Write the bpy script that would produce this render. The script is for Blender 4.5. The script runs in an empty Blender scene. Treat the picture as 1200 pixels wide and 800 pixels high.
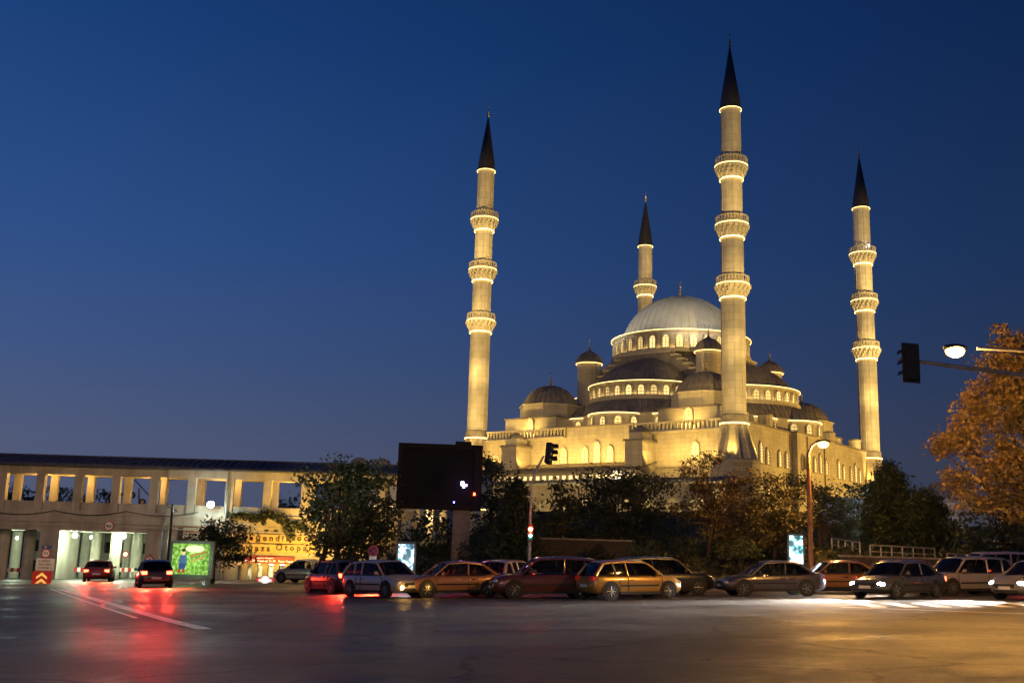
import bpy, math, random
import numpy as np
from mathutils import Matrix, Vector

R = math.radians
PI = math.pi
sc = bpy.context.scene
col = sc.collection

# ------------------------------------------------------------------ camera
FPX = 1250.0
ROLL = R(1.7)
PITCH = math.atan(253 / 1250.0)
EYE = Vector((0, 0, 1.6))
_f = Vector((0, math.cos(PITCH), math.sin(PITCH)))
_r = Vector((1, 0, 0))
_u = _r.cross(_f)
_c, _s = math.cos(ROLL), math.sin(ROLL)
CR = _c * _r + _s * _u
CU = -_s * _r + _c * _u
cam = bpy.data.cameras.new('camera')
camo = bpy.data.objects.new('camera', cam)
col.objects.link(camo)
cam.sensor_width = 36
cam.lens = FPX / 1200 * 36
cam.clip_start = 0.1
cam.clip_end = 6000
mw = Matrix.Identity(4)
for i in range(3):
    mw[i][0], mw[i][1], mw[i][2], mw[i][3] = CR[i], CU[i], -_f[i], EYE[i]
camo.matrix_world = mw
sc.camera = camo


def P(x, y, Y):
    """photo pixel -> the place at depth Y (metres north of the camera)"""
    d = CR * ((x - 600) / FPX) + CU * ((400 - y) / FPX) + _f
    return EYE + d * (Y / d.y)


# ------------------------------------------------------------------ sky (dusk)
w = bpy.data.worlds.new('World')
sc.world = w
w.use_nodes = True
nt = w.node_tree
nt.nodes.clear()
N = nt.nodes.new
L = nt.links.new
out = N('ShaderNodeOutputWorld')
sky = N('ShaderNodeTexSky')
sky.sky_type = 'NISHITA'
sky.sun_disc = False
sky.sun_elevation = R(-2.5)
sky.sun_rotation = R(-70)
sky.ozone_density = 6
bg1 = N('ShaderNodeBackground')
bg1.inputs[1].default_value = 0.06
L(sky.outputs[0], bg1.inputs[0])
tc = N('ShaderNodeTexCoord')
sx = N('ShaderNodeSeparateXYZ')
L(tc.outputs['Generated'], sx.inputs[0])
rmp = N('ShaderNodeValToRGB')
els = rmp.color_ramp.elements
stops = [(0.0, (.080, .092, .155)), (.09, (.080, .100, .185)), (.17, (.048, .090, .220)),
         (.27, (.026, .076, .235)), (.45, (.0095, .048, .185)), (.7, (.004, .022, .10)), (1, (.002, .012, .06))]
els[0].position, els[0].color = stops[0][0], (*stops[0][1], 1)
els[1].position, els[1].color = stops[-1][0], (*stops[-1][1], 1)
for p, c in stops[1:-1]:
    e = els.new(p)
    e.color = (*c, 1)
L(sx.outputs[2], rmp.inputs[0])
mr = N('ShaderNodeMapRange')
mr.inputs[1].default_value = -.42
mr.inputs[2].default_value = .42
mr.inputs[3].default_value = 1.0
mr.inputs[4].default_value = .42
L(sx.outputs[0], mr.inputs[0])
bg2 = N('ShaderNodeBackground')
L(rmp.outputs[0], bg2.inputs[0])
L(mr.outputs[0], bg2.inputs[1])
ad = N('ShaderNodeAddShader')
L(bg1.outputs[0], ad.inputs[0])
L(bg2.outputs[0], ad.inputs[1])
L(ad.outputs[0], out.inputs[0])

sc.view_settings.view_transform = 'Standard'
sc.view_settings.look = 'None'
sc.view_settings.exposure = 0.0
sc.view_settings.gamma = 1.0
sc.view_settings.use_curve_mapping = False
sc.render.engine = 'CYCLES'
sc.cycles.use_denoising = True
sc.cycles.max_bounces = 5
sc.cycles.diffuse_bounces = 2
sc.cycles.glossy_bounces = 3
sc.cycles.transparent_max_bounces = 10
sc.cycles.sample_clamp_indirect = 4
sc.cycles.sample_clamp_direct = 0
sc.cycles.use_light_tree = True

WARM = (1.0, .60, .125)      # floodlights of the mosque
SODIUM = (1.0, .47, .085)


# ------------------------------------------------------------------ materials
def pmat(name, c, rough=.7, metal=0, emit=None, es=0, noise=0, nscale=6, bump=0, coat=0, spec=.5, c2=None, detail=4, nmin=.35, nmax=.65):
    m = bpy.data.materials.new(name)
    m.use_nodes = True
    t = m.node_tree
    b = t.nodes['Principled BSDF']
    b.inputs['Base Color'].default_value = (*c, 1)
    b.inputs['Roughness'].default_value = rough
    b.inputs['Metallic'].default_value = metal
    b.inputs['Coat Weight'].default_value = coat
    b.inputs['Specular IOR Level'].default_value = spec
    if emit:
        b.inputs['Emission Color'].default_value = (*emit, 1)
        b.inputs['Emission Strength'].default_value = es
    if noise or bump:
        tcn = t.nodes.new('ShaderNodeTexCoord')
        nz = t.nodes.new('ShaderNodeTexNoise')
        nz.inputs['Scale'].default_value = nscale
        nz.inputs['Detail'].default_value = detail
        t.links.new(tcn.outputs['Object'], nz.inputs['Vector'])
        if noise:
            mp = t.nodes.new('ShaderNodeMapRange')
            mp.inputs[1].default_value = nmin
            mp.inputs[2].default_value = nmax
            t.links.new(nz.outputs[0], mp.inputs[0])
            mx = t.nodes.new('ShaderNodeMix')
            mx.data_type = 'RGBA'
            mx.inputs[6].default_value = (*[v * (1 - noise) for v in c], 1)
            mx.inputs[7].default_value = (*(c2 if c2 else [min(1, v * (1 + noise)) for v in c]), 1)
            t.links.new(mp.outputs[0], mx.inputs[0])
            t.links.new(mx.outputs[2], b.inputs['Base Color'])
        if bump:
            bp = t.nodes.new('ShaderNodeBump')
            bp.inputs['Strength'].default_value = bump
            bp.inputs['Distance'].default_value = .03
            t.links.new(nz.outputs[0], bp.inputs['Height'])
            t.links.new(bp.outputs[0], b.inputs['Normal'])
    return m


def ashlar(name, c, course=.62, length=1.4, joint=.05, dark=.72, noise=.16, rough=.75, radial=False):
    """dressed stone: courses by height, staggered vertical joints, stains"""
    m = pmat(name, c, rough)
    t = m.node_tree
    b = t.nodes['Principled BSDF']
    nn, ll = t.nodes.new, t.links.new
    tcn = nn('ShaderNodeTexCoord')
    sp = nn('ShaderNodeSeparateXYZ')
    ll(tcn.outputs['Object'], sp.inputs[0])

    def mth(op, a, bb=None):
        q = nn('ShaderNodeMath')
        q.operation = op
        for i, x in enumerate((a, bb)):
            if x is None:
                continue
            if isinstance(x, (int, float)):
                q.inputs[i].default_value = x
            else:
                ll(x, q.inputs[i])
        return q.outputs[0]
    zz = mth('DIVIDE', sp.outputs[2], course)
    row = mth('FLOOR', zz)
    fz = mth('FRACT', zz)
    jz = mth('LESS_THAN', fz, joint / course)
    if radial:
        al = mth('MULTIPLY', mth('ARCTAN2', sp.outputs[1], sp.outputs[0]), radial)
    else:
        al = mth('ADD', sp.outputs[0], sp.outputs[1])
    xx = mth('ADD', mth('DIVIDE', al, length), mth('MULTIPLY', row, .5))
    jx = mth('LESS_THAN', mth('FRACT', xx), joint / length)
    j = mth('MAXIMUM', jz, jx)
    # block to block tone
    cmb = nn('ShaderNodeCombineXYZ')
    ll(row, cmb.inputs[0])
    ll(mth('FLOOR', xx), cmb.inputs[1])
    wn = nn('ShaderNodeTexWhiteNoise')
    wn.noise_dimensions = '2D'
    ll(cmb.outputs[0], wn.inputs[0])
    nz = nn('ShaderNodeTexNoise')
    nz.inputs['Scale'].default_value = .35
    nz.inputs['Detail'].default_value = 6
    ll(tcn.outputs['Object'], nz.inputs['Vector'])
    v = mth('ADD', mth('MULTIPLY', wn.outputs[0], noise), mth('MULTIPLY', nz.outputs[0], .5))
    v = mth('ADD', v, 1 - noise / 2 - .25)
    v = mth('MULTIPLY', v, mth('SUBTRACT', 1.0, mth('MULTIPLY', j, 1 - dark)))
    mx = nn('ShaderNodeVectorMath')
    mx.operation = 'SCALE'
    mx.inputs[0].default_value = c
    ll(v, mx.inputs['Scale'])
    ll(mx.outputs[0], b.inputs['Base Color'])
    bp = nn('ShaderNodeBump')
    bp.inputs['Strength'].default_value = .25
    bp.inputs['Distance'].default_value = .04
    ll(v, bp.inputs['Height'])
    ll(bp.outputs[0], b.inputs['Normal'])
    return m


M_stone = ashlar('mosque stone', (.50, .46, .38), .75, 1.5, .05, .74, .16)
M_shaft = ashlar('minaret stone', (.52, .48, .40), 1.25, 1.9, .07, .70, .18, radial=1.8)
M_trim = pmat('stone trim', (.56, .52, .43), .7, noise=.12, nscale=3)
M_parapet = pmat('weathered parapet stone', (.42, .38, .30), .8, noise=.2, nscale=3)
M_lead = pmat('lead roof', (.23, .205, .18), .6, 0, noise=.22, nscale=.8, bump=.2)
M_leadpale = pmat('weathered lead dome', (.36, .36, .34), .75, 0, noise=.07, nscale=.5, bump=.15)
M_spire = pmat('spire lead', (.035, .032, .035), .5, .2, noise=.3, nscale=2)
M_led = pmat('warm strip light', (1, .8, .4), .5, emit=(1, .68, .25), es=3.6)
M_up = pmat('uplight strip', (1, .8, .4), .5, emit=(1, .66, .20), es=16)
M_ledsoft = pmat('soft strip light', (1, .8, .4), .5, emit=(1, .62, .2), es=3.6)
M_pane = pmat('lit window glass', (.8, .6, .3), .3, emit=(1, .70, .25), es=1.5, noise=.3, nscale=2)
M_panedark = pmat('dim window glass', (.05, .05, .05), .2, noise=.2)
M_gold = pmat('gilded finial', (.65, .5, .25), .35, .8, noise=.2)
M_dark = pmat('dark metal', (.03, .03, .033), .45, .4, noise=.2)
M_black = pmat('black rubber', (.015, .015, .016), .8, noise=.2)
M_steel = pmat('galvanised steel', (.32, .32, .33), .45, .7, noise=.2, nscale=8)
M_bark = pmat('bark', (.07, .05, .035), .95, noise=.4, nscale=8, bump=.8)
M_plaster = pmat('pale concrete', (.42, .38, .31), .85, noise=.16, nscale=.7, bump=.15, detail=8)
def stain(m, amount=.35):
    """vertical rain streaks multiplied over the colour"""
    t = m.node_tree
    b = t.nodes['Principled BSDF']
    src = b.inputs['Base Color'].links[0].from_socket
    tcn = t.nodes.new('ShaderNodeTexCoord')
    mp = t.nodes.new('ShaderNodeMapping')
    mp.inputs['Scale'].default_value = (.9, .9, .12)
    nz_ = t.nodes.new('ShaderNodeTexNoise')
    nz_.inputs['Scale'].default_value = 1.0
    nz_.inputs['Detail'].default_value = 7
    nz_.inputs['Roughness'].default_value = .65
    t.links.new(tcn.outputs['Object'], mp.inputs[0])
    t.links.new(mp.outputs[0], nz_.inputs['Vector'])
    mr = t.nodes.new('ShaderNodeMapRange')
    mr.inputs[1].default_value, mr.inputs[2].default_value = .38, .60
    mr.inputs[3].default_value, mr.inputs[4].default_value = 1 - amount, 1.05
    t.links.new(nz_.outputs[0], mr.inputs[0])
    sv = t.nodes.new('ShaderNodeVectorMath')
    sv.operation = 'SCALE'
    t.links.new(src, sv.inputs[0])
    t.links.new(mr.outputs[0], sv.inputs['Scale'])
    t.links.new(sv.outputs[0], b.inputs['Base Color'])


stain(M_plaster, .24)
stain(M_stone, .12)
stain(M_shaft, .12)
M_plaster2 = pmat('concrete column', (.50, .47, .38), .8, noise=.14, nscale=1.2, detail=8)
M_roofdark = pmat('dark roof tiles', (.07, .075, .095), .6, noise=.25, nscale=2)
M_white = pmat('white paint', (.75, .75, .72), .5, noise=.1, nscale=4)
M_red = pmat('red paint', (.45, .03, .02), .5, noise=.1, nscale=4)
M_chrome = pmat('chrome', (.7, .7, .7), .12, 1, noise=.05)
M_glass = pmat('tinted car glass', (.012, .013, .016), .04, coat=.6, spec=.8, noise=.1)


def emat0(name, c, es):
    return pmat(name, c, .4, emit=c, es=es)


def see_through(m, tint, fac):
    t = m.node_tree
    b = t.nodes['Principled BSDF']
    tr = t.nodes.new('ShaderNodeBsdfTransparent')
    tr.inputs[0].default_value = (*tint, 1)
    mx = t.nodes.new('ShaderNodeMixShader')
    fr = t.nodes.new('ShaderNodeFresnel')
    fr.inputs[0].default_value = 1.5
    ad_ = t.nodes.new('ShaderNodeMath')
    ad_.operation = 'ADD'
    ad_.use_clamp = True
    ad_.inputs[1].default_value = fac
    t.links.new(fr.outputs[0], ad_.inputs[0])
    t.links.new(ad_.outputs[0], mx.inputs[0])
    t.links.new(tr.outputs[0], mx.inputs[1])
    t.links.new(b.outputs[0], mx.inputs[2])
    t.links.new(mx.outputs[0], t.nodes['Material Output'].inputs[0])


see_through(M_glass, (.62, .66, .66), .12)
M_seat = pmat('seat fabric', (.05, .047, .045), .9, noise=.2, nscale=20)


def foliage_mat(name, c, var=.5):
    m = pmat(name, c, .55, noise=var, nscale=1.4, nmin=.3, nmax=.7)
    b = m.node_tree.nodes['Principled BSDF']
    tr = m.node_tree.nodes.new('ShaderNodeBsdfTranslucent')
    tr.inputs[0].default_value = (*[min(1, v * 1.3) for v in c], 1)
    mx = m.node_tree.nodes.new('ShaderNodeMixShader')
    mx.inputs[0].default_value = .3
    o = m.node_tree.nodes['Material Output']
    m.node_tree.links.new(b.outputs[0], mx.inputs[1])
    m.node_tree.links.new(tr.outputs[0], mx.inputs[2])
    m.node_tree.links.new(mx.outputs[0], o.inputs[0])
    return m


F_green = foliage_mat('broadleaf green', (.075, .100, .042))
F_dark = foliage_mat('dark evergreen', (.075, .088, .042))
F_conif = foliage_mat('conifer green', (.048, .068, .030))
F_olive = foliage_mat('olive leaf', (.095, .085, .036))
F_autumn = foliage_mat('turning leaf', (.16, .115, .04), .55)
F_gold = foliage_mat('golden green leaf', (.29, .21, .07), .65)
F_grass = foliage_mat('ground cover', (.045, .055, .022))


# ------------------------------------------------------------------ mesh builder
class MB:
    def __init__(s):
        s.v, s.f, s.m = [], [], []

    def add(s, vs, fs, mi=0):
        o = len(s.v)
        s.v += [tuple(p) for p in vs]
        s.f += [tuple(i + o for i in q) for q in fs]
        s.m += [mi] * len(fs)
        return s

    def box(s, x0, x1, y0, y1, z0, z1, mi=0):
        vs = [(x0, y0, z0), (x1, y0, z0), (x1, y1, z0), (x0, y1, z0), (x0, y0, z1), (x1, y0, z1), (x1, y1, z1), (x0, y1, z1)]
        return s.add(vs, [(0, 3, 2, 1), (4, 5, 6, 7), (0, 1, 5, 4), (1, 2, 6, 5), (2, 3, 7, 6), (3, 0, 4, 7)], mi)

    def prism(s, poly, z0, z1, mi=0, poly2=None):
        n = len(poly)
        q = poly2 or poly
        vs = [(x, y, z0) for x, y in poly] + [(x, y, z1) for x, y in q]
        fs = [tuple(range(n - 1, -1, -1)), tuple(range(n, 2 * n))]
        fs += [(i, (i + 1) % n, n + (i + 1) % n, n + i) for i in range(n)]
        return s.add(vs, fs, mi)

    def lathe(s, prof, n=32, cx=0, cy=0, a0=0, a1=2 * PI, rib=0, every=2, mi=0, cap=True):
        full = abs(a1 - a0 - 2 * PI) < 1e-6
        k = n if full else n + 1
        vs, fs = [], []
        for r, z in prof:
            for i in range(k):
                a = a0 + (a1 - a0) * i / n
                vs.append((cx + r * math.cos(a), cy + r * math.sin(a), z))
        for j in range(len(prof) - 1):
            for i in range(n):
                a, b = j * k + i, j * k + (i + 1) % k
                fs.append((a, b, b + k, a + k))
        if rib:
            for i in range(0, k, every):
                a = a0 + (a1 - a0) * i / n
                for (ra, za), (rb, zb) in zip(prof[:-1], prof[1:]):
                    if ra < .35:
                        continue
                    fa, fb = min(1, ra / 3 + .3), min(1, rb / 3 + .3)
                    s.tube((cx + ra * math.cos(a), cy + ra * math.sin(a), za), (cx + rb * math.cos(a), cy + rb * math.sin(a), zb), .12 * fa, .12 * fb, 4, mi)
        if cap and full:
            if prof[0][0] > 1e-3:
                fs.append(tuple(range(k - 1, -1, -1)))
            if prof[-1][0] > 1e-3:
                o = (len(prof) - 1) * k
                fs.append(tuple(range(o, o + k)))
        return s.add(vs, fs, mi)

    def tube(s, p, q, r0, r1=None, n=8, mi=0):
        p, q = Vector(p), Vector(q)
        r1 = r0 if r1 is None else r1
        d = (q - p)
        if d.length < 1e-6:
            return s
        d.normalize()
        a = d.orthogonal().normalized()
        b = d.cross(a)
        vs = []
        for c, r in ((p, r0), (q, r1)):
            for i in range(n):
                t = 2 * PI * i / n
                vs.append(c + (a * math.cos(t) + b * math.sin(t)) * r)
        fs = [(i, (i + 1) % n, n + (i + 1) % n, n + i) for i in range(n)]
        fs += [tuple(range(n - 1, -1, -1)), tuple(range(n, 2 * n))]
        return s.add(vs, fs, mi)

    def path(s, pts, r, n=6, mi=0):
        for a, b in zip(pts[:-1], pts[1:]):
            s.tube(a, b, r, r, n, mi)
        return s

    def ball(s, c, r, n=12, sq=(1, 1, 1), mi=0):
        m = n // 2
        vs, fs = [], []
        for j in range(m + 1):
            t = PI * j / m
            for i in range(n):
                a = 2 * PI * i / n
                vs.append((c[0] + r * sq[0] * math.sin(t) * math.cos(a), c[1] + r * sq[1] * math.sin(t) * math.sin(a), c[2] - r * sq[2] * math.cos(t)))
        for j in range(m):
            for i in range(n):
                a, b = j * n + i, j * n + (i + 1) % n
                fs.append((a, b, b + n, a + n))
        return s.add(vs, fs, mi)

    def xf(s, M4):
        s.v = [tuple(M4 @ Vector(p)) for p in s.v]
        return s

    def build(s, name, mats, parent=None, smooth=None, off=None):
        me = bpy.data.meshes.new(name)
        v = s.v if off is None else [(a - off[0], b - off[1], c - off[2]) for a, b, c in s.v]
        me.from_pydata(v, [], s.f)
        for m in (mats if isinstance(mats, (list, tuple)) else [mats]):
            me.materials.append(m)
        me.polygons.foreach_set('material_index', s.m)
        if smooth is not None:
            me.polygons.foreach_set('use_smooth', [True] * len(me.polygons))
            me.set_sharp_from_angle(angle=R(smooth))
        me.update()
        o = bpy.data.objects.new(name, me)
        col.objects.link(o)
        if parent:
            o.parent = parent
        return o


def tag(o, label=None, cat=None, group=None, kind=None):
    if label:
        o['label'] = label
    if cat:
        o['category'] = cat
    if group:
        o['group'] = group
    if kind:
        o['kind'] = kind
    return o


def thing(name, label, cat, loc=(0, 0, 0), rz=0, group=None):
    o = bpy.data.objects.new(name, None)
    o.empty_display_size = .3
    col.objects.link(o)
    o.location = loc
    o.rotation_euler = (0, 0, rz)
    return tag(o, label, cat, group)


def children(o):
    return [c for c in list(bpy.data.objects) if c.parent == o]


def copy_tree(o, parent=None):
    c = o.copy()
    col.objects.link(c)
    if parent:
        c.parent = parent
    for ch in children(o):
        copy_tree(ch, c)
    return c


def light(name, kind, loc, power, color, target=None, angle=60, blend=.5, radius=.2, parent=None):
    ld = bpy.data.lights.new(name, kind)
    ld.energy = power
    ld.color = color
    ld.shadow_soft_size = radius
    if kind == 'SPOT':
        ld.spot_size = R(angle)
        ld.spot_blend = blend
    o = bpy.data.objects.new(name, ld)
    col.objects.link(o)
    o.location = loc
    if target is not None:
        d = Vector(target) - Vector(loc)
        o.rotation_euler = d.to_track_quat('-Z', 'Y').to_euler()
    if parent:
        o.parent = parent
    return o


def sstep(a, b, x):
    t = max(0.0, min(1.0, (x - a) / (b - a)))
    return t * t * (3 - 2 * t)


# ------------------------------------------------------------------ ground
def road_z(x):
    return .03 * max(-60, min(60, x))


def hgt(x, y):
    base = road_z(x)
    hx = sstep(-11, 2, x)
    h1 = hx * (sstep(56.2, 64, y) * 2.0 + sstep(62, 135, y) * 5.2)
    h2 = (1 - hx) * sstep(112, 190, y) * 7.5
    far = sstep(110, 150, y)
    return base * (1 - far) + h1 + h2


gx = list(np.concatenate([np.linspace(-1500, -120, 12), np.linspace(-100, 120, 111), np.linspace(140, 1500, 12)]))
gy = list(np.concatenate([np.linspace(-300, -40, 6), np.linspace(-30, 150, 91), np.linspace(156, 320, 30), np.linspace(400, 2500, 10)]))
g = MB()
vs = [(x, y, hgt(x, y) - .05) for y in gy for x in gx]
nx = len(gx)
g.add(vs, [(j * nx + i, j * nx + i + 1, (j + 1) * nx + i + 1, (j + 1) * nx + i) for j in range(len(gy) - 1) for i in range(nx - 1)])
M_soil = pmat('soil and dry grass', (.065, .058, .032), .95, noise=.5, nscale=1.5, bump=.8, c2=(.05, .062, .025))
tag(g.build('ground', M_soil, smooth=60), kind='structure')

# asphalt
M_asph = bpy.data.materials.new('asphalt')
M_asph.use_nodes = True
t = M_asph.node_tree
b = t.nodes['Principled BSDF']
tcn = t.nodes.new('ShaderNodeTexCoord')


def nz(scale, detail=4, rough=.6, vec=None):
    q = t.nodes.new('ShaderNodeTexNoise')
    q.inputs['Scale'].default_value = scale
    q.inputs['Detail'].default_value = detail
    q.inputs['Roughness'].default_value = rough
    t.links.new(vec or tcn.outputs['Object'], q.inputs['Vector'])
    return q.outputs[0]


def rng_(src, a, bb, c, d):
    q = t.nodes.new('ShaderNodeMapRange')
    for i, x in enumerate((a, bb, c, d)):
        q.inputs[i + 1].default_value = x
    t.links.new(src, q.inputs[0])
    return q.outputs[0]


def mth(op, a, bb):
    q = t.nodes.new('ShaderNodeMath')
    q.operation = op
    for i, x in enumerate((a, bb)):
        if isinstance(x, (int, float)):
            q.inputs[i].default_value = x
        else:
            t.links.new(x, q.inputs[i])
    return q.outputs[0]


mpg = t.nodes.new('ShaderNodeMapping')
mpg.inputs['Scale'].default_value = (.10, .55, 1)
mpg.inputs['Rotation'].default_value = (0, 0, R(-12))
t.links.new(tcn.outputs['Object'], mpg.inputs[0])
streak = nz(1.0, 5, .6, mpg.outputs[0])
patch = nz(.22, 5)
grit = nz(16, 4, .9)
agg = nz(7, 5, .75)
mott = nz(2.4, 7, .78)
val = mth('ADD', rng_(patch, .3, .7, .62, 1.2), rng_(streak, .34, .66, -.28, .28))
val = mth('MULTIPLY', val, rng_(mott, .36, .64, .55, 1.5))
vor = t.nodes.new('ShaderNodeTexVoronoi')
vor.feature = 'DISTANCE_TO_EDGE'
vor.inputs['Scale'].default_value = .16
dst = t.nodes.new('ShaderNodeVectorMath')
dst.operation = 'ADD'
nzc = t.nodes.new('ShaderNodeTexNoise')
nzc.inputs['Scale'].default_value = .9
nzc.inputs['Detail'].default_value = 5
t.links.new(tcn.outputs['Object'], nzc.inputs['Vector'])
t.links.new(tcn.outputs['Object'], dst.inputs[0])
t.links.new(nzc.outputs['Color'], dst.inputs[1])
t.links.new(dst.outputs[0], vor.inputs['Vector'])
crk = rng_(vor.outputs['Distance'], .004, .013, .25, 1.0)
vc = t.nodes.new('ShaderNodeTexVoronoi')
vc.distance = 'CHEBYCHEV'
vc.inputs['Scale'].default_value = .11
t.links.new(tcn.outputs['Object'], vc.inputs['Vector'])
spc = t.nodes.new('ShaderNodeSeparateColor')
t.links.new(vc.outputs['Color'], spc.inputs[0])
val = mth('MULTIPLY', mth('MULTIPLY', val, crk), rng_(spc.outputs[0], 0, 1, .72, 1.22))
val = mth('MULTIPLY', val, rng_(grit, .32, .68, .35, 1.75))
sc_ = t.nodes.new('ShaderNodeVectorMath')
sc_.operation = 'SCALE'
sc_.inputs[0].default_value = (.075, .071, .066)
t.links.new(val, sc_.inputs['Scale'])
t.links.new(sc_.outputs[0], b.inputs['Base Color'])
b.inputs['Specular IOR Level'].default_value = .28
rr = mth('ADD', mth('ADD', rng_(patch, .38, .62, .36, .60), rng_(mott, .38, .62, -.08, .10)), rng_(streak, .35, .65, -.06, .06))
t.links.new(rr, b.inputs['Roughness'])
bp = t.nodes.new('ShaderNodeBump')
bp.inputs['Strength'].default_value = .8
bp.inputs['Distance'].default_value = .02
t.links.new(mth('ADD', mth('ADD', grit, agg), mth('MULTIPLY', mott, 1.6)), bp.inputs['Height'])
t.links.new(bp.outputs[0], b.inputs['Normal'])

road = MB()
rp = [(-95, -25), (95, -25), (95, 52.6), (-9.5, 52.6), (-11, 60), (-11.5, 79.5), (-28.3, 81.6), (-28.3, 108), (-95, 108)]
road.add([(x, y, road_z(x) + .004) for x, y in [(-95, -25), (-60, -25), (-60, 108), (-95, 108)]], [(0, 1, 2, 3)])
road.add([(x, y, road_z(x) + .004) for x, y in [(-60, -25), (60, -25), (60, 52.6), (-9.5, 52.6), (-11, 60), (-11.5, 79.5), (-28.3, 81.6), (-28.3, 108), (-60, 108)]], [tuple(range(9))])
road.add([(x, y, road_z(x) + .004) for x, y in [(60, -25), (95, -25), (95, 52.6), (60, 52.6)]], [(0, 1, 2, 3)])
tag(road.build('road', M_asph), kind='structure')

# pavement behind the parked cars, with its kerb
M_pave = pmat('concrete pavement', (.22, .20, .18), .85, noise=.25, nscale=2.5, bump=.3)
pv = MB()
for a, bb in [(-9.3, 20), (20, 60)]:
    for y0, y1, h in ((52.7, 53.0, .15), (53.0, 56.3, .14)):
        z0, z1 = road_z(a), road_z(bb)
        vs = [(a, y0, z0 - .2), (bb, y0, z1 - .2), (bb, y1, z1 - .2), (a, y1, z0 - .2), (a, y0, z0 + h), (bb, y0, z1 + h), (bb, y1, z1 + h), (a, y1, z0 + h)]
        pv.add(vs, [(0, 3, 2, 1), (4, 5, 6, 7), (0, 1, 5, 4), (1, 2, 6, 5), (2, 3, 7, 6), (3, 0, 4, 7)])
tag(pv.build('pavement', M_pave), kind='structure')

# painted markings
M_mark = pmat('worn road paint', (.62, .60, .55), .5, noise=.35, nscale=6, nmin=.3, nmax=.6)
mk = MB()


def strip(pts, wd):
    n = len(pts)
    vs = []
    for i, p in enumerate(pts):
        a = Vector(pts[max(0, i - 1)])
        c = Vector(pts[min(n - 1, i + 1)])
        d = (c - a).normalized()
        nrm = Vector((-d.y, d.x)) * wd / 2
        for sgn in (-1, 1):
            q = Vector(p) + nrm * sgn
            vs.append((q.x, q.y, road_z(q.x) + .009))
    mk.add(vs, [(2 * i, 2 * i + 2, 2 * i + 3, 2 * i + 1) for i in range(n - 1)])


def gpt(px, py):
    d = P(px, py, 1.0) - EYE
    tt = -1.6 / (d.z - .03 * d.x)
    q = EYE + d * tt
    return (q.x, q.y)


strip([gpt(*q) for q in [(70, 690), (105, 700), (150, 713), (195, 726), (240, 737)]], .35)
strip([gpt(*q) for q in [(60, 690), (85, 699), (120, 711), (160, 724)]], .14)
for k in range(9):                                   # zebra crossing at right
    x0 = 12.2 + k * 1.05
    strip([(x0, 35.6), (x0 + .4, 39.0)], .5)
strip([gpt(985, 711), gpt(1200, 719)], .16)
tag(mk.build('road_markings', M_mark), kind='structure')

# ------------------------------------------------------------------ mosque
TH = R(52.0)
MC = Vector((34.45, 213.6))
UX = Vector((math.cos(TH), math.sin(TH)))
VY = Vector((-math.sin(TH), math.cos(TH)))
Z0 = 7.0


def loc(lx, ly, z):
    p = MC + UX * lx + VY * ly
    return Vector((p.x, p.y, z))


HX, HY = 31.4, 27.1
mosque = thing('mosque', 'large floodlit stone mosque with grey domes on the hill among four minarets', 'mosque', (MC.x, MC.y, Z0), TH)
OFF = (0, 0, Z0)


def arch_pts(wd, h, n=10, point=.18):
    """outline of a slightly pointed arch, bottom left round to bottom right"""
    r = wd / 2
    sp = h - r * (1 + point)
    pts = [(-r, 0)]
    for i in range(n + 1):
        a = PI - PI * i / n
        x, z = r * math.cos(a), r * math.sin(a)
        z *= 1 + point * (1 - abs(x) / r) ** .7
        pts.append((x, sp + z))
    pts.append((r, 0))
    return pts


def window_mesh(name, wd, h, frame=.22, pane=M_pane, bars=True):
    """faces -Y; frame stands proud, pane set behind"""
    m = MB()
    o = arch_pts(wd + 2 * frame, h + frame * 1.4)
    i_ = arch_pts(wd, h)
    i_ = [(x, z + 0) for x, z in i_]
    n = len(o)
    vs = [(x, -.32, z - .02) for x, z in o] + [(x, -.32, z) for x, z in i_] + [(x, .05, z - .02) for x, z in o] + [(x, -.03, z) for x, z in i_]
    fs = []
    for k in range(n - 1):
        fs.append((k, k + 1, n + k + 1, n + k))
        fs.append((2 * n + k + 1, 2 * n + k, k, k + 1)[::-1])
        fs.append((n + k, n + k + 1, 3 * n + k + 1, 3 * n + k))
    m.add(vs, fs, 0)
    m.add([(x, -.03, z) for x, z in i_], [tuple(range(n))], 1)
    m.box(-wd / 2 - frame - .1, wd / 2 + frame + .1, -.42, .05, -.2, -.03, 0)
    if bars:
        nb = max(2, int(h / .45))
        for k in range(1, nb):
            m.box(-wd / 2, wd / 2, -.09, -.04, h * k / nb - .055, h * k / nb + .055, 2)
        m.box(-.04, .04, -.1, -.04, 0, h - .1, 2)
    ob = m.build(name, [M_trim, pane, M_grille])
    me = ob.data
    bpy.data.objects.remove(ob)
    return me


def put_window(me, parent, x, y, z, ang, name='window', label=None):
    o = bpy.data.objects.new(name, me)
    col.objects.link(o)
    o.parent = parent
    o.location = (x, y, z - Z0)
    o.rotation_euler = (0, 0, ang + PI / 2)
    if label:
        o['label'] = label
    return o


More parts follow.
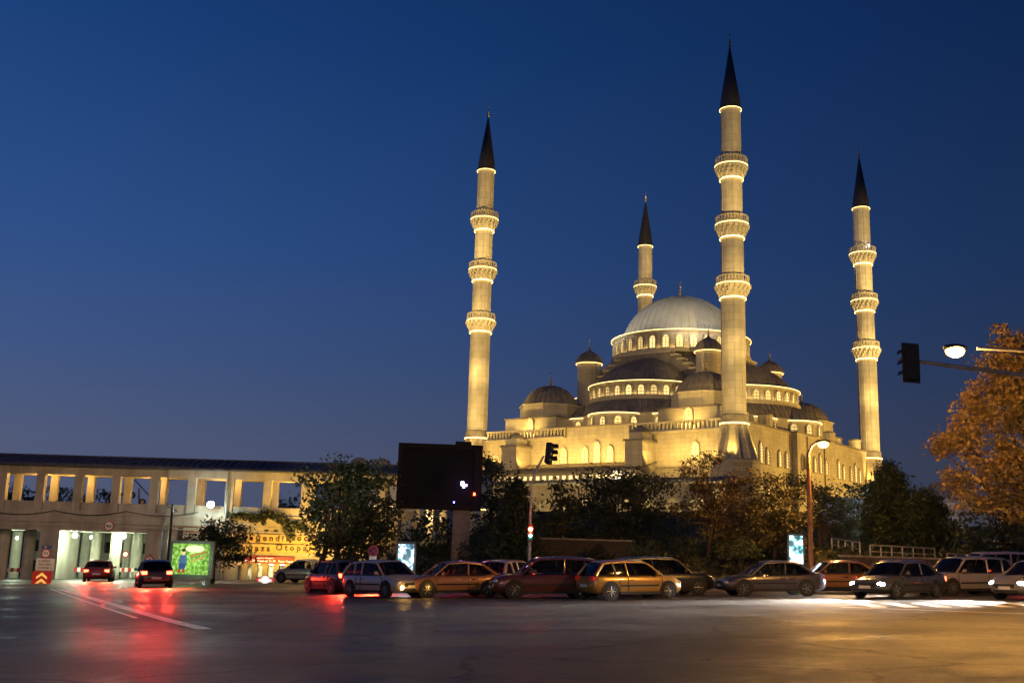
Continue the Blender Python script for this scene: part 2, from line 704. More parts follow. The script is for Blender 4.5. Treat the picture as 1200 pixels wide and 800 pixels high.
M_grille = pmat('window grille', (.30, .24, .13), .6, noise=.2)
t_ = M_pane.node_tree
b_ = t_.nodes['Principled BSDF']
oi = t_.nodes.new('ShaderNodeObjectInfo')
mr_ = t_.nodes.new('ShaderNodeMapRange')
mr_.inputs[3].default_value = .75
mr_.inputs[4].default_value = 1.9
t_.links.new(oi.outputs['Random'], mr_.inputs[0])
t_.links.new(mr_.outputs[0], b_.inputs['Emission Strength'])
W_hall = window_mesh('hall_window', 1.35, 2.6)
W_tall = window_mesh('hall_window_tall', 1.35, 3.4)
W_drum = window_mesh('drum_window', 1.2, 2.4, .2)
W_sdrum = window_mesh('semidome_window', 1.1, 1.75, .18)
W_ex = window_mesh('exedra_window', 1.15, 1.75, .18)
W_dim = window_mesh('dim_window', 1.5, 2.6, .12, M_panedark)

# main hall body
hall = MB()
hall.box(-HX, HX, -HY, HY, Z0 - 3, 23.3)
hall.box(-9.2, 8.6, -HY - 1.3, -HY + .2, Z0 - 3, 24.9)          # projecting bay of the side facade
hall.box(-HX - .02, -HX + 1.0, -7.1, 6.0, 23.0, 24.9)           # raised middle of the front
hall.box(HX - 1.0, HX + .02, -7.1, 6.0, 23.0, 24.9)
hall.box(-HX + .6, -9.21, -HY - .02, -HY + .6, 23.0, 24.8)       # solid side parapets
hall.box(8.61, HX - .6, -HY - .02, -HY + .6, 23.0, 25.0)
hall.box(-HX + .6, HX - .6, HY - .6, HY + .02, 23.0, 24.9)
hallo = hall.build('wall', M_stone, mosque, off=OFF)
tr = MB()
for (x0, x1, y0, y1, z0, z1) in [(-HX - .25, -HX + 1.2, -7.3, 6.2, 24.9, 25.15), (HX - 1.2, HX + .25, -7.3, 6.2, 24.9, 25.15),
                                 (-HX + .4, -9.45, -HY - .25, -HY + .8, 24.8, 25.05), (-9.45, 8.85, -HY - 1.55, -HY + .4, 24.9, 25.15),
                                 (8.86, HX - .4, -HY - .25, -HY + .8, 25.0, 25.25), (-HX - .15, -HX + .01, -26, 26, 17.0, 17.35)]:
    tr = MB()
    tr.box(x0, x1, y0, y1, z0, z1)
    tr.build('coping', M_lead, mosque, off=OFF)
# balustrades along the front roof edge
for y0, y1 in ((6.1, 24.2), (-24.9, -7.2)):
    bl = MB()
    bl.box(-HX - .7, -HX + .4, y0, y1, 23.0, 23.3)
    bl.box(-HX - .55, -HX + .2, y0, y1, 23.3, 23.5)
    bl.box(-HX - .65, -HX + .25, y0, y1, 24.65, 24.95)
    n = int((y1 - y0) / .75)
    for k in range(n + 1):
        y = y0 + .15 + (y1 - y0 - .3) * k / n
        bl.box(-HX - .42, -HX + .02, y - .14, y + .14, 23.5, 24.65)
    bl.build('balustrade', M_trim, mosque, off=OFF)

# front windows (wall faces -x, angle 180)
for y, me in ((19.2, W_hall), (6.6, W_hall), (2.0, W_hall), (-.6, W_tall), (-3.3, W_hall), (-7.9, W_hall), (-20.0, W_hall)):
    put_window(me, hallo, -HX, y, 18.6, PI)
# side windows (wall faces -y)
for x, me in ((-24.3, W_hall), (-21.7, W_tall), (-19.0, W_hall), (-14.1, W_hall), (-11.1, W_hall), (10.9, W_hall), (13.4, W_tall), (16.0, W_hall), (20.0, W_hall), (22.4, W_tall), (24.8, W_hall)):
    put_window(me, hallo, x, -HY, 18.5, -PI / 2)
for x, me in ((-7.0, W_dim), (-1.6, W_hall), (1.0, W_tall), (3.8, W_hall)):
    put_window(me, hallo, x, -HY - 1.3, 18.5, -PI / 2)
for x in (-24.3, -21.7, -19.0, -14.1, -11.1, 10.9, 13.4, 16.0, 20.0, 22.4, 24.8):
    put_window(W_hall, hallo, x, -HY, 12.2, -PI / 2)
for x in (-4.5, -1.6, 1.0, 3.8):
    put_window(W_tall, hallo, x, -HY - 1.3, 12.0, -PI / 2)
rd = MB()
rd.lathe([(.75, -.12), (.95, -.12), (.95, .05)], 20)
rd.lathe([(.001, -.02), (.75, -.02)], 20, mi=1, cap=False)
for k in range(4):
    a = k * PI / 4
    rd.tube((.7 * math.cos(a), .7 * math.sin(a), -.06), (-.7 * math.cos(a), -.7 * math.sin(a), -.06), .05, n=5)
rd.xf(Matrix.Rotation(PI / 2, 4, 'Y'))
ro = rd.build('round_window', [M_trim, M_ledsoft], hallo)
ro.location = (-HX - .02, 22.2, 19.6 - Z0)
# drain pipes on the side facade
dp = MB()
for x, y in ((-9.6, -HY - .15), (3.0, -HY - 1.45), (-5.0, -HY - 1.45)):
    dp.tube((x, y, Z0), (x, y, 24.6), .11)
dp.build('drain_pipe', M_lead, mosque, off=OFF)

# stair blocks on the front
for yc in (15.6, -10.9):
    kb = MB()
    kb.box(-HX - 4.6, -HX + .1, yc - 1.7, yc + 1.7, 9, 21.4)
    kb.box(-HX - 4.0, -HX - .6, yc - 1.25, yc + 1.25, 21.75, 22.9)
    kb.box(-HX - 4.85, -HX + .05, yc - 1.95, yc + 1.95, 21.4, 21.75, 1)
    kb.lathe([(1.75, 22.9), (1.7, 23.1), (1.3, 23.6), (.5, 24.1), (.0, 24.3)], 8, -HX - 2.3, yc, mi=1)
    kb.build('stair_block', [M_stone, M_lead], mosque, off=OFF)

# front portico: two lead roofs stepping down
pr = MB()
pr.prism([(-HX + .1, 18.4), (-HX - 6.4, 16.6), (-HX - 6.4, 16.35), (-HX + .1, 18.0)], -12.7, 17.7)
pr.v = [(x, z, y) for x, y, z in pr.v]
for k in range(40):
    y = -12.4 + 30 * k / 39
    pr.tube((-HX, y, 18.45), (-HX - 6.4, y, 16.65), .05, n=4)
pr.build('portico_roof', M_lead, mosque, smooth=30, off=OFF)
pw = MB()
pw.box(-HX - 5.8, -HX - .1, -12.5, 17.5, 8, 15.1)
pw.box(-HX - 5.9, -HX - 5.5, -12.5, 17.5, 15.9, 16.3)
for k in range(22):
    y = -12.3 + 29.6 * k / 21
    pw.box(-HX - 5.75, -HX - 5.45, y - .22, y + .22, 15.1, 15.9)
pw.build('portico_wall', M_stone, mosque, off=OFF)
pl_ = MB()
pl_.box(-HX - 5.3, -HX - 5.2, -12.2, 17.2, 15.15, 15.85)
pl_.build('portico_light', pmat('portico lamps', (.8, .6, .3), emit=(1, .7, .3), es=1.4, noise=.5, nscale=.8), mosque, off=OFF)
lr = MB()
lr.prism([(-HX - 5.6, 15.0), (-HX - 13.5, 13.9), (-HX - 13.5, 13.55), (-HX - 5.6, 14.6)], -30, 19.5)
lr.v = [(x, z, y) for x, y, z in lr.v]
for k in range(50):
    y = -29.7 + 49 * k / 49
    lr.tube((-HX - 5.6, y, 15.05), (-HX - 13.5, y, 13.95), .05, n=4)
M_bluelead = pmat('zinc sheet roof', (.22, .24, .28), .4, .3, noise=.25, nscale=1.2)
lr.build('lower_roof', M_bluelead, mosque, smooth=30, off=OFF)
lw = MB()
lw.box(-HX - 13.0, -HX - 12.4, -29.5, 19, 11.3, 13.5)
for k in range(13):
    y = -29 + 48 * k / 12
    lw.box(-HX - 13.1, -HX - 12.3, y - .45, y + .45, 5, 11.3)
lw.box(-HX - 8.0, -HX - 7.5, -29.5, 19, 5, 14.3)
for k in range(12):
    ar = arch_pts(3.1, 3.4, 10, .1)
    y = -29 + 48 * (k + .5) / 12
    oo = [(x, z + 8.0) for x, z in ar] + [(1.55, 11.3), (-1.55, 11.3)]
    n = len(oo)
    lw.add([(-HX - 12.95, y + a, c) for a, c in oo] + [(-HX - 12.5, y + a, c) for a, c in oo],
           [(k2, (k2 + 1) % n, n + (k2 + 1) % n, n + k2) for k2 in range(n)] +
           [tuple(n * q + i for i in ((j, j + 1, n - 2) if j >= len(ar) // 2 else (j, j + 1, n - 1))) for q in (0, 1) for j in range(len(ar) - 1)] +
           [tuple(n * q + i for i in (len(ar) // 2, n - 2, n - 1)) for q in (0, 1)])
lw.build('arcade_wall', M_stone, mosque, off=OFF)
al = MB()
for k in range(12):
    y = -29 + 48 * (k + .5) / 12
    al = MB()
    al.box(-HX - 9.2, -HX - 9.0, y - 1.1, y + 1.1, 12.6, 12.8)
    al.build('arcade_light', M_led, mosque, off=OFF)


def cap_prof(r, h, z, n=10):
    """spherical cap profile of base radius r, rise h"""
    Rr = (r * r + h * h) / (2 * h)
    a0 = math.asin(min(1, r / Rr)) if h <= r else PI - math.asin(r / Rr)
    return [(Rr * math.sin(a0 * (1 - i / n)) if i < n else 0.0, z + Rr * math.cos(a0 * (1 - i / n)) - (Rr - h)) for i in range(n + 1)]


def finial(m, x, y, z, s=1.0):
    m.lathe([(.22 * s, z), (.12 * s, z + .25 * s), (.38 * s, z + .6 * s), (.10 * s, z + .95 * s), (.28 * s, z + 1.25 * s), (.07 * s, z + 1.55 * s), (.20 * s, z + 1.8 * s), (.05 * s, z + 2.1 * s), (.0, z + 2.7 * s)], 10, x, y)
    m.lathe([(.05 * s, z + 2.6 * s), (.22 * s, z + 2.75 * s), (.05 * s, z + 2.95 * s), (0, z + 3.3 * s)], 8, x, y)


# corner blocks with their domes
for sxn in (-1, 1):
    for syn in (-1, 1):
        cx, cy = sxn * 21.5, syn * 16.9
        if sxn > 0:
            cx = 20.8
        cb = MB()
        cb.box(cx - 6.4, cx + 6.4, cy - 6.0, cy + 6.0, 23.3, 27.6)
        oc = [(cx + 6.1 * math.cos(PI / 8 + k * PI / 4), cy + 6.1 * math.sin(PI / 8 + k * PI / 4)) for k in range(8)]
        cb.prism(oc, 27.6, 30.4)
        bo = cb.build('corner_block', M_stone, mosque, off=OFF)
        ct = MB()
        ct.box(cx - 6.6, cx + 6.6, cy - 6.2, cy + 6.2, 27.6, 27.85)
        ct.build('block_ledge', M_lead, bo, off=OFF)
        st = MB()
        oc2 = [(cx + 6.35 * math.cos(PI / 8 + k * PI / 4), cy + 6.35 * math.sin(PI / 8 + k * PI / 4)) for k in range(8)]
        st.prism(oc2, 30.4, 30.65)
        st.build('cornice_light', M_trim, bo, off=OFF)
        put_window(W_hall, bo, cx - 6.4, cy, 24.9, PI)
        put_window(W_hall, bo, cx, cy - 6.0, 24.9, -PI / 2)
        cd = MB()
        cd.lathe([(5.75, 30.65), (5.6, 30.9)] + cap_prof(5.3, 3.9, 30.9), 64, cx, cy, rib=.022)
        co = cd.build('corner_dome', M_lead, mosque, smooth=40, off=OFF)
        fn = MB()
        finial(fn, cx, cy, 34.7, .95)
        fn.build('finial', M_gold, co, smooth=40, off=OFF)

# central base, stepped gables and drum
cbm = MB()
cbm.box(-13.2, 13.2, -13.2, 13.2, 23.3, 37.4)
cbm.prism([(-13, -13), (13, -13), (13, 13), (-13, 13)], 37.4, 41.5, 1, [(13.7 * math.cos(a), 13.7 * math.sin(a)) for a in (-.75 * PI, -.25 * PI, .25 * PI, .75 * PI)])
cbm.build('central_base', [M_stone, M_lead], mosque, off=OFF)
for k in range(4):
    sg = MB()
    steps = [(12.2, 36.3), (10.9, 37.3), (9.6, 38.3), (8.3, 39.3), (7.0, 40.2), (5.6, 41.0), (0, 41.4)]
    pts = []
    for i, (a, z) in enumerate(steps[:-1]):
        pts += [(-a, z), (-steps[i + 1][0] if i < 5 else -5.3, z)] if i < 5 else [(-a, z)]
    left = []
    pz = 33.5
    for i, (a, z) in enumerate(steps[:-1]):
        left += [(-a, pz), (-a, z)]
        pz = z
    poly = left + [(-x, z) for x, z in left[::-1]]
    n = len(poly)
    sg.add([(x, -13.9, z) for x, z in poly] + [(x, -12.6, z) for x, z in poly], [tuple(range(n)), tuple(range(2 * n - 1, n - 1, -1))] + [(i, n + i, n + (i + 1) % n, (i + 1) % n) for i in range(n)])
    for (x, z), (x2, z2) in zip(poly[:-1], poly[1:]):
        if abs(z - z2) < 1e-6:
            sg.box(min(x, x2) - .12, max(x, x2) + .12, -14.1, -12.5, z - .12, z + .22, 1)
    sg.xf(Matrix.Rotation(k * PI / 2, 4, 'Z'))
    sg.build('stepped_gable', [M_lead, M_trim], mosque, off=OFF)


def drum(name, cx, cy, r, z0, z1, nwin, me, a0=0, a1=2 * PI, wz=.5, led=True, pier=True):
    m = MB()
    n = 96
    full = abs(a1 - a0 - 2 * PI) < 1e-6
    m.lathe([(r + .5, z0 - .6), (r + .62, z0 - .2), (r + .62, z0 + .2), (r + .55, z0 + .2), (r + .55, z0), (r, z0 + .02), (r, z1), (r + .35, z1 + .15), (r + .55, z1 + .45), (r + .5, z1 + .6), (r - .8, z1 + .75)], n, cx, cy, a0, a1, cap=False)
    if pier:
        for k in range(nwin + (0 if full else 1)):
            a = a0 + (a1 - a0) * k / nwin
            ca, sa = math.cos(a), math.sin(a)
            for d in (-.42, .42):
                m.tube((cx + (r + .1) * ca - sa * d, cy + (r + .1) * sa + ca * d, z0 + .05), (cx + (r + .1) * ca - sa * d, cy + (r + .1) * sa + ca * d, z1), .10, n=6)
    o = m.build(name, M_stone, mosque, smooth=30, off=OFF)
    for k in range(nwin):
        a = a0 + (a1 - a0) * (k + .5) / nwin
        # only the sides a visitor can see from this hillside carry windows of their own
        wd = (TH + a)
        if math.cos(wd - (-PI / 2 - .16)) < -.12:
            continue
        put_window(me, o, cx + (r - .02) * math.cos(a), cy + (r - .02) * math.sin(a), z0 + wz, a)
    if led:
        s = MB()
        s.lathe([(r + .60, z1 + .46), (r + .64, z1 + .46), (r + .64, z1 + .56), (r + .60, z1 + .56)], n, cx, cy, a0, a1, cap=False)
        s.build('strip_light', M_led, o, off=OFF)
        if pier:
            for k in range(nwin + (0 if full else 1)):
                a = a0 + (a1 - a0) * k / nwin
                if math.cos(TH + a + PI / 2 + .16) < -.2:
                    continue
                u_ = MB()
                u_.box(-.10, .10, -.34, .34, 0, .08)
                u_.xf(Matrix.Translation((cx + (r + .42) * math.cos(a), cy + (r + .42) * math.sin(a), z0 + .03)) @ Matrix.Rotation(a, 4, 'Z'))
                u_.build('uplight', M_up, o, off=OFF)
    return o


drum('main_drum', 0, 0, 13.5, 41.7, 45.0, 32, W_drum, wz=.4)
dm = MB()
dm.lathe([(13.0, 45.7), (12.3, 45.95), (11.8, 46.1)] + cap_prof(11.7, 8.9, 46.15, 18), 144, 0, 0, rib=.013, every=3)
dmo = dm.build('main_dome', M_leadpale, mosque, smooth=40, off=OFF)
fn = MB()
fn.lathe([(1.2, 54.95), (.9, 55.3), (.3, 55.6)], 16)
finial(fn, 0, 0, 55.4, 1.05)
fn.build('finial', M_gold, dmo, smooth=40, off=OFF)

# semi-domes on four sides, each with three exedrae
for k in range(4):
    ax = PI + k * PI / 2
    dx, dy = math.cos(ax), math.sin(ax)
    cx, cy = 12.9 * dx, 12.9 * dy
    a0, a1 = ax - PI / 2, ax + PI / 2
    drum('semidome_drum', cx, cy, 10.9, 31.3, 33.6, 15, W_sdrum, a0, a1, wz=.25)
    sd = MB()
    sd.lathe([(10.6, 34.3), (10.3, 34.45)] + cap_prof(10.1, 5.3, 34.5, 14), 72, cx, cy, a0, a1, rib=.02)
    sd.build('semidome', M_lead, mosque, smooth=40, off=OFF)
    lt = MB()
    lt.lathe([(13.3, 23.3), (13.3, 27.6), (13.5, 27.75), (13.5, 27.95), (13.1, 28.05)], 64, cx, cy, a0, a1)
    lt.build('tier_wall', M_stone, mosque, smooth=30, off=OFF)
    ls = MB()
    ls.lathe([(13.2, 28.05), (12.5, 29.6), (11.3, 30.8)], 72, cx, cy, a0, a1, rib=.014)
    ls.build('tier_roof', M_lead, mosque, smooth=40, off=OFF)
    for da in (-58, 0, 58):
        e = ax + R(da)
        ex, ey = cx + 10.3 * math.cos(e), cy + 10.3 * math.sin(e)
        m = MB()
        m.lathe([(5.5, 23.3), (5.5, 27.5), (5.65, 27.6), (5.7, 27.8), (5.4, 27.9)], 40, ex, ey)
        xo = m.build('exedra_wall', M_stone, mosque, smooth=30, off=OFF)
        for q in range(-2, 3):
            a = e + q * .52
            put_window(W_ex, xo, ex + 5.48 * math.cos(a), ey + 5.48 * math.sin(a), 25.3, a)
        s = MB()
        s.lathe([(5.74, 27.6), (5.8, 27.6), (5.8, 27.74), (5.74, 27.74)], 40, ex, ey, cap=False)
        s.build('strip_light', M_led, xo, off=OFF)
        m = MB()
        m.lathe([(5.35, 27.9)] + cap_prof(5.2, 2.75, 28.0, 8), 48, ex, ey, rib=.022)
        m.build('exedra_dome', M_lead, mosque, smooth=40, off=OFF)

# weight turrets
for sxn in (-1, 1):
    for syn in (-1, 1):
        tx, ty = 13.5 * sxn, 13.3 * syn
        m = MB()
        m.lathe([(2.35, 24), (2.35, 39.8), (2.55, 40.0), (2.6, 40.25)], 16, tx, ty)
        to = m.build('turret', M_stone, mosque, smooth=20, off=OFF)
        m = MB()
        m.lathe([(2.85, 40.2), (2.8, 40.35), (2.45, 41.0), (1.9, 41.8), (1.1, 42.4), (.4, 42.8), (.12, 43.3), (0, 43.4)], 32, tx, ty, rib=.03)
        m.build('turret_cap', M_lead, to, smooth=40, off=OFF)
        m = MB()
        finial(m, tx, ty, 43.2, .65)
        m.build('finial', M_gold, to, smooth=40, off=OFF)
        s = MB()
        s.lathe([(2.62, 40.0), (2.68, 40.0), (2.68, 40.12), (2.62, 40.12)], 24, tx, ty, cap=False)
        s.build('strip_light', M_ledsoft, to, off=OFF)

# little corner pinnacles on the side parapet
for x in (-15.5, 13.5, 27.5):
    m = MB()
    m.lathe([(1.25, 23.3), (1.25, 27.0), (1.35, 27.1), (1.35, 27.3)], 12, x, -HY + 1.8)
    m.lathe([(1.3, 27.3), (1.25, 27.5), (.4, 27.7), (0, 27.8)], 12, x, -HY + 1.8, mi=1)
    m.build('pinnacle', [M_stone, M_lead], mosque, smooth=20, off=OFF)


# ---- minarets
def minaret(lx, ly, label):
    p = loc(lx, ly, Z0)
    root = thing('minaret', label, 'minaret', p, TH, 'minarets at the corners of the mosque')
    m = MB()
    oc = [(4.0 * math.cos(PI / 8 + k * PI / 4), 4.0 * math.sin(PI / 8 + k * PI / 4)) for k in range(8)]
    m.prism(oc, Z0 - 3, 17.4)
    m.lathe([(4.2, 17.4), (4.25, 17.8), (3.7, 18.1)], 8, a0=PI / 8, a1=PI / 8 + 2 * PI)
    m.build('pedestal', M_stone, root, off=OFF)
    m = MB()                                        # tapering fluted foot
    n = 24
    vs, fs = [], []
    for r_, z in ((3.85, 18.05), (3.15, 20.3), (2.55, 22.4), (2.15, 23.7)):
        for i in range(n * 2):
            a = PI * i / n
            rr_ = r_ * (1.0 if i % 4 in (0, 1) else .80)
            vs.append((rr_ * math.cos(a), rr_ * math.sin(a), z))
    for j in range(3):
        for i in range(2 * n):
            a_, b_ = j * 2 * n + i, j * 2 * n + (i + 1) % (2 * n)
            fs.append((a_, b_, b_ + 2 * n, a_ + 2 * n))
    m.add(vs, fs)
    m.build('fluted_foot', M_stone, root, off=OFF)
    m = MB()
    m.lathe([(2.25, 23.65), (2.3, 24.1), (2.2, 25.2), (2.0, 25.4)], 16)
    m.build('foot_collar', M_lead, root, smooth=30, off=OFF)
    s = MB()
    s.lathe([(2.34, 23.75), (2.4, 23.75), (2.4, 23.95), (2.34, 23.95)], 24, cap=False)
    s.build('strip_light', M_led, root, off=OFF)
    zs = [25.3, 44.6, 55.0, 65.4]
    tops = [44.9, 55.3, 65.7, 78.2]
    rs = [1.95, 1.83, 1.74, 1.66]
    for i in range(4):
        m = MB()
        n = 20
        vs, fs = [], []
        for z in (zs[i], tops[i]):
            for q in range(n):
                a = 2 * PI * q / n
                vs.append((rs[i] * math.cos(a), rs[i] * math.sin(a), z))
        m.add(vs, [(q, (q + 1) % n, n + (q + 1) % n, n + q) for q in range(n)])
        for q in range(0, n, 2):                     # shallow vertical ribs
            a = 2 * PI * q / n
            m.tube((rs[i] * math.cos(a), rs[i] * math.sin(a), zs[i]), (rs[i] * math.cos(a), rs[i] * math.sin(a), tops[i]), .07, n=5)
        m.build('shaft', M_shaft, root, smooth=25, off=OFF)
    for i in range(3):
        zc = tops[i] - .2
        r0 = rs[i]
        m = MB()
        m.lathe([(r0 + .05, zc - .1), (r0 + .2, zc), (r0 + .05, zc + .4), (r0 + .12, zc + .9), (r0 + .40, zc + 1.9), (2.75, zc + 2.25), (2.75, zc + 2.55), (r0 - .2, zc + 2.6)], 32)
        for tier, (rr_, z, nn, sz) in enumerate(((r0 + .30, zc + .55, 12, .27), (r0 + .56, zc + 1.1, 16, .32), (r0 + .80, zc + 1.68, 18, .36))):
            for q in range(nn):
                a = 2 * PI * (q + .5 * tier) / nn
                m.lathe([(0.0, z - .28), (sz * .75, z + .1), (sz, z + .5), (0, z + .52)], 6, rr_ * math.cos(a), rr_ * math.sin(a), cap=False)
        bo = m.build('balcony', M_trim, root, smooth=35, off=OFF)
        pm = MB()
        pm.lathe([(2.72, zc + 2.55), (2.72, zc + 2.75), (2.6, zc + 2.75), (2.6, zc + 2.55)], 32, cap=False)
        pm.lathe([(2.62, zc + 3.55), (2.78, zc + 3.55), (2.78, zc + 3.75), (2.62, zc + 3.75), (2.62, zc + 3.55)], 32, cap=False)
        for q in range(32):
            a = 2 * PI * q / 32
            pm.tube((2.68 * math.cos(a), 2.68 * math.sin(a), zc + 2.7), (2.68 * math.cos(a), 2.68 * math.sin(a), zc + 3.6), .13 if q % 4 == 0 else .085, n=5)
        pm.build('parapet', M_parapet, bo, off=OFF)
        s = MB()
        s.lathe([(r0 + .22, zc - .10), (r0 + .28, zc - .10), (r0 + .28, zc + .04), (r0 + .22, zc + .04)], 28, cap=False)
        s.lathe([(r0 + .35, zc + 2.62), (r0 + .42, zc + 2.62), (r0 + .42, zc + 2.72), (r0 + .35, zc + 2.72)], 24, cap=False)
        s.lathe([(2.76, zc + 2.32), (2.81, zc + 2.32), (2.81, zc + 2.44), (2.76, zc + 2.44)], 32, cap=False)
        s.build('strip_light', M_led, bo, off=OFF)
        s = MB()
        s.lathe([(r0 + .16, zc + .05), (r0 + .21, zc + .05), (r0 + .21, zc + .10), (r0 + .16, zc + .10)], 24, cap=False)
        s.build('corbel_light', M_up, bo, off=OFF)
    m = MB()
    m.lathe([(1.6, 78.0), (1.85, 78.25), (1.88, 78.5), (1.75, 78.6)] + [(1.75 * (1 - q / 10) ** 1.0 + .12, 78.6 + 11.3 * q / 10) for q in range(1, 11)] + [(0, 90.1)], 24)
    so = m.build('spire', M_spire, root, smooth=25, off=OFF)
    s = MB()
    s.lathe([(1.84, 78.1), (1.90, 78.1), (1.90, 78.2), (1.84, 78.2)], 24, cap=False)
    s.build('strip_light', M_led, so, off=OFF)
    m = MB()
    finial(m, 0, 0, 89.7, .9)
    m.build('finial', M_gold, so, smooth=40, off=OFF)
    return root, p


mins = {}
for k, (a, b_, lab) in dict(
        near=(-HX, -HY, 'tallest looking floodlit minaret, rising in front of the main dome, its fluted foot over trees'),
        left=(-HX, HY, 'leftmost floodlit minaret behind the dark screen at the end of the balustrade'),
        right=(HX, -HY, 'rightmost floodlit minaret standing alone at the far end of the side wall'),
        far=(HX, HY, 'short looking floodlit minaret half hidden behind the main dome with one balcony showing')).items():
    mins[k] = minaret(a, b_, lab)


for k, ang, z in (('far', 215, 48.9), ('right', 230, 69.2)):
    m = MB()
    m.ball((2.5 * math.cos(R(ang)), 2.5 * math.sin(R(ang)), z), .22, 10)
    m.build('beacon_light', emat0('beacon lamp', (1, .9, .7), 30), mins[k][0], off=OFF)
# ---- floodlights of the mosque
def flood(p, target, power, angle, rad=.6, color=WARM):
    light('floodlight', 'SPOT', p, power, color, target, angle, .6, rad)


K = 1180.0
for k, ax_, ay_, pw_ in (('near', -62, -42, 330), ('near', 20, -70, 200), ('left', -70, 10, 380), ('left', -30, -66, 300), ('right', -10, -75, 420), ('right', -52, -40, 300), ('far', -62, -44, 260)):
    a, b_ = dict(near=(-HX, -HY), left=(-HX, HY), right=(HX, -HY), far=(HX, HY))[k]
    d_ = math.hypot(ax_, ay_)
    if k == 'far':
        flood(loc(24, 14, 33), loc(a, b_, 64), 26 * K, 50)
        continue
    for tz in (31, 43, 56, 70):                     # a stack of narrow beams, one per section of the shaft
        flood(loc(a + ax_, b_ + ay_, 15), loc(a, b_, tz), pw_ * K * .41 * (1 + (tz - 15) ** 2 / d_ ** 2) ** .5, 14, color=(1, .66, .20))
# shafts from close below, just above the foot
for k, (a, b_) in dict(near=(-HX, -HY), left=(-HX, HY), right=(HX, -HY)).items():
    for ang in (200, 290):
        q = (a + 4.2 * math.cos(R(ang)), b_ + 4.2 * math.sin(R(ang)))
        flood(loc(q[0], q[1], 17.9), loc(a, b_, 29), 4.5 * K, 60, .3)
# walls: front and side from the ground, roof tiers from the terrace
flood(loc(-HX - 55, 22, 16), loc(-HX, 8, 24), 22 * K, 62)
flood(loc(-HX - 55, -22, 16), loc(-HX, -8, 24), 17 * K, 62)
flood(loc(-10, -HY - 50, 12), loc(-6, -HY, 22), 78 * K, 75, color=(1, .56, .09))
flood(loc(34, -HY - 40, 10), loc(16, -HY, 20), 56 * K, 75, color=(1, .56, .09))
for (x, y, z, tx, ty, tz, pw_, an) in [(-30.6, 17, 23.7, -26, 17, 28, 1.2, 110), (-30.6, -17, 23.7, -26, -17, 28, 1.2, 110),
                                       (-21, -26.6, 23.7, -21, -22, 28, 1.2, 110), (19, -26.6, 23.7, 19, -22, 28, 1.2, 110),
                                       (-30.4, 5, 23.7, -26, 4, 27, .5, 110), (-30.4, -5, 23.7, -26, -4, 27, .5, 110),
                                       (0, -26.8, 23.7, 0, -24, 27, .5, 110),
                                       (-20, 15, 31.9, -13.4, 13.4, 37, .9, 80), (-20, -16, 33, -13.4, -13.4, 37, .9, 80), (19, -16, 33, 13.4, -13.4, 37, .9, 80),
                                       ]:
    flood(loc(x, y, z), loc(tx, ty, tz), pw_ * K * 1.7, an, .3)
# long strip floods on the portico roof grazing the front wall
for ya, yb in ((-25.5, -13.2), (-8.6, 13.4), (17.8, 25.5)):
    ld = bpy.data.lights.new('wall_flood', 'AREA')
    ld.shape = 'RECTANGLE'
    ld.size, ld.size_y = (yb - ya), .25
    ld.energy = 95 * (yb - ya)
    ld.color = WARM
    o = bpy.data.objects.new('wall_flood', ld)
    col.objects.link(o)
    o.location = loc(-HX - 4.2, (ya + yb) / 2, 18.3)
    d = loc(-HX, 0, 22.2) - loc(-HX - 4.2, 0, 18.3)
    o.rotation_euler = (Matrix([VY.to_3d(), d.normalized().cross(VY.to_3d()) * -1, -d.normalized()]).transposed()).to_euler()
# main dome, whiter light from the minaret balconies
for k, (a, b_) in dict(near=(-HX, -HY), left=(-HX, HY)).items():
    flood(loc(a * .93, b_ * .93, 47.5), loc(0, 0, 52), 24 * K, 40, .4, (1, .86, .62))
for y in (-26, -14, -2, 10):
    light('arcade_lamp', 'POINT', loc(-HX - 10, y, 12.2), 700, (1, .72, .3), radius=.3)
light('portico_lamp', 'POINT', loc(-HX - 6.3, -8.5, 15.6), 200, (1, .85, .6), radius=.25)
#@@PART2
# ------------------------------------------------------------------ more helpers
def text(body, size, parent, loc_, rot, mat, name='lettering', ext=.03, align='CENTER', bold=0.0):
    cu = bpy.data.curves.new('lettering', 'FONT')
    cu.body = body
    cu.size = size
    cu.extrude = ext
    cu.offset = bold
    cu.align_x = align
    cu.align_y = 'CENTER'
    cu.resolution_u = 3
    tmp = bpy.data.objects.new('lettering', cu)
    col.objects.link(tmp)
    bpy.context.view_layer.update()
    me = bpy.data.meshes.new_from_object(tmp.evaluated_get(bpy.context.evaluated_depsgraph_get()))
    bpy.data.objects.remove(tmp)
    me.materials.clear()
    me.materials.append(mat)
    o = bpy.data.objects.new(name, me)
    col.objects.link(o)
    if parent:
        o.parent = parent
    o.location = loc_
    o.rotation_euler = rot
    return o


def emat(name, c, es, base=None):
    return pmat(name, base or c, .4, emit=c, es=es)


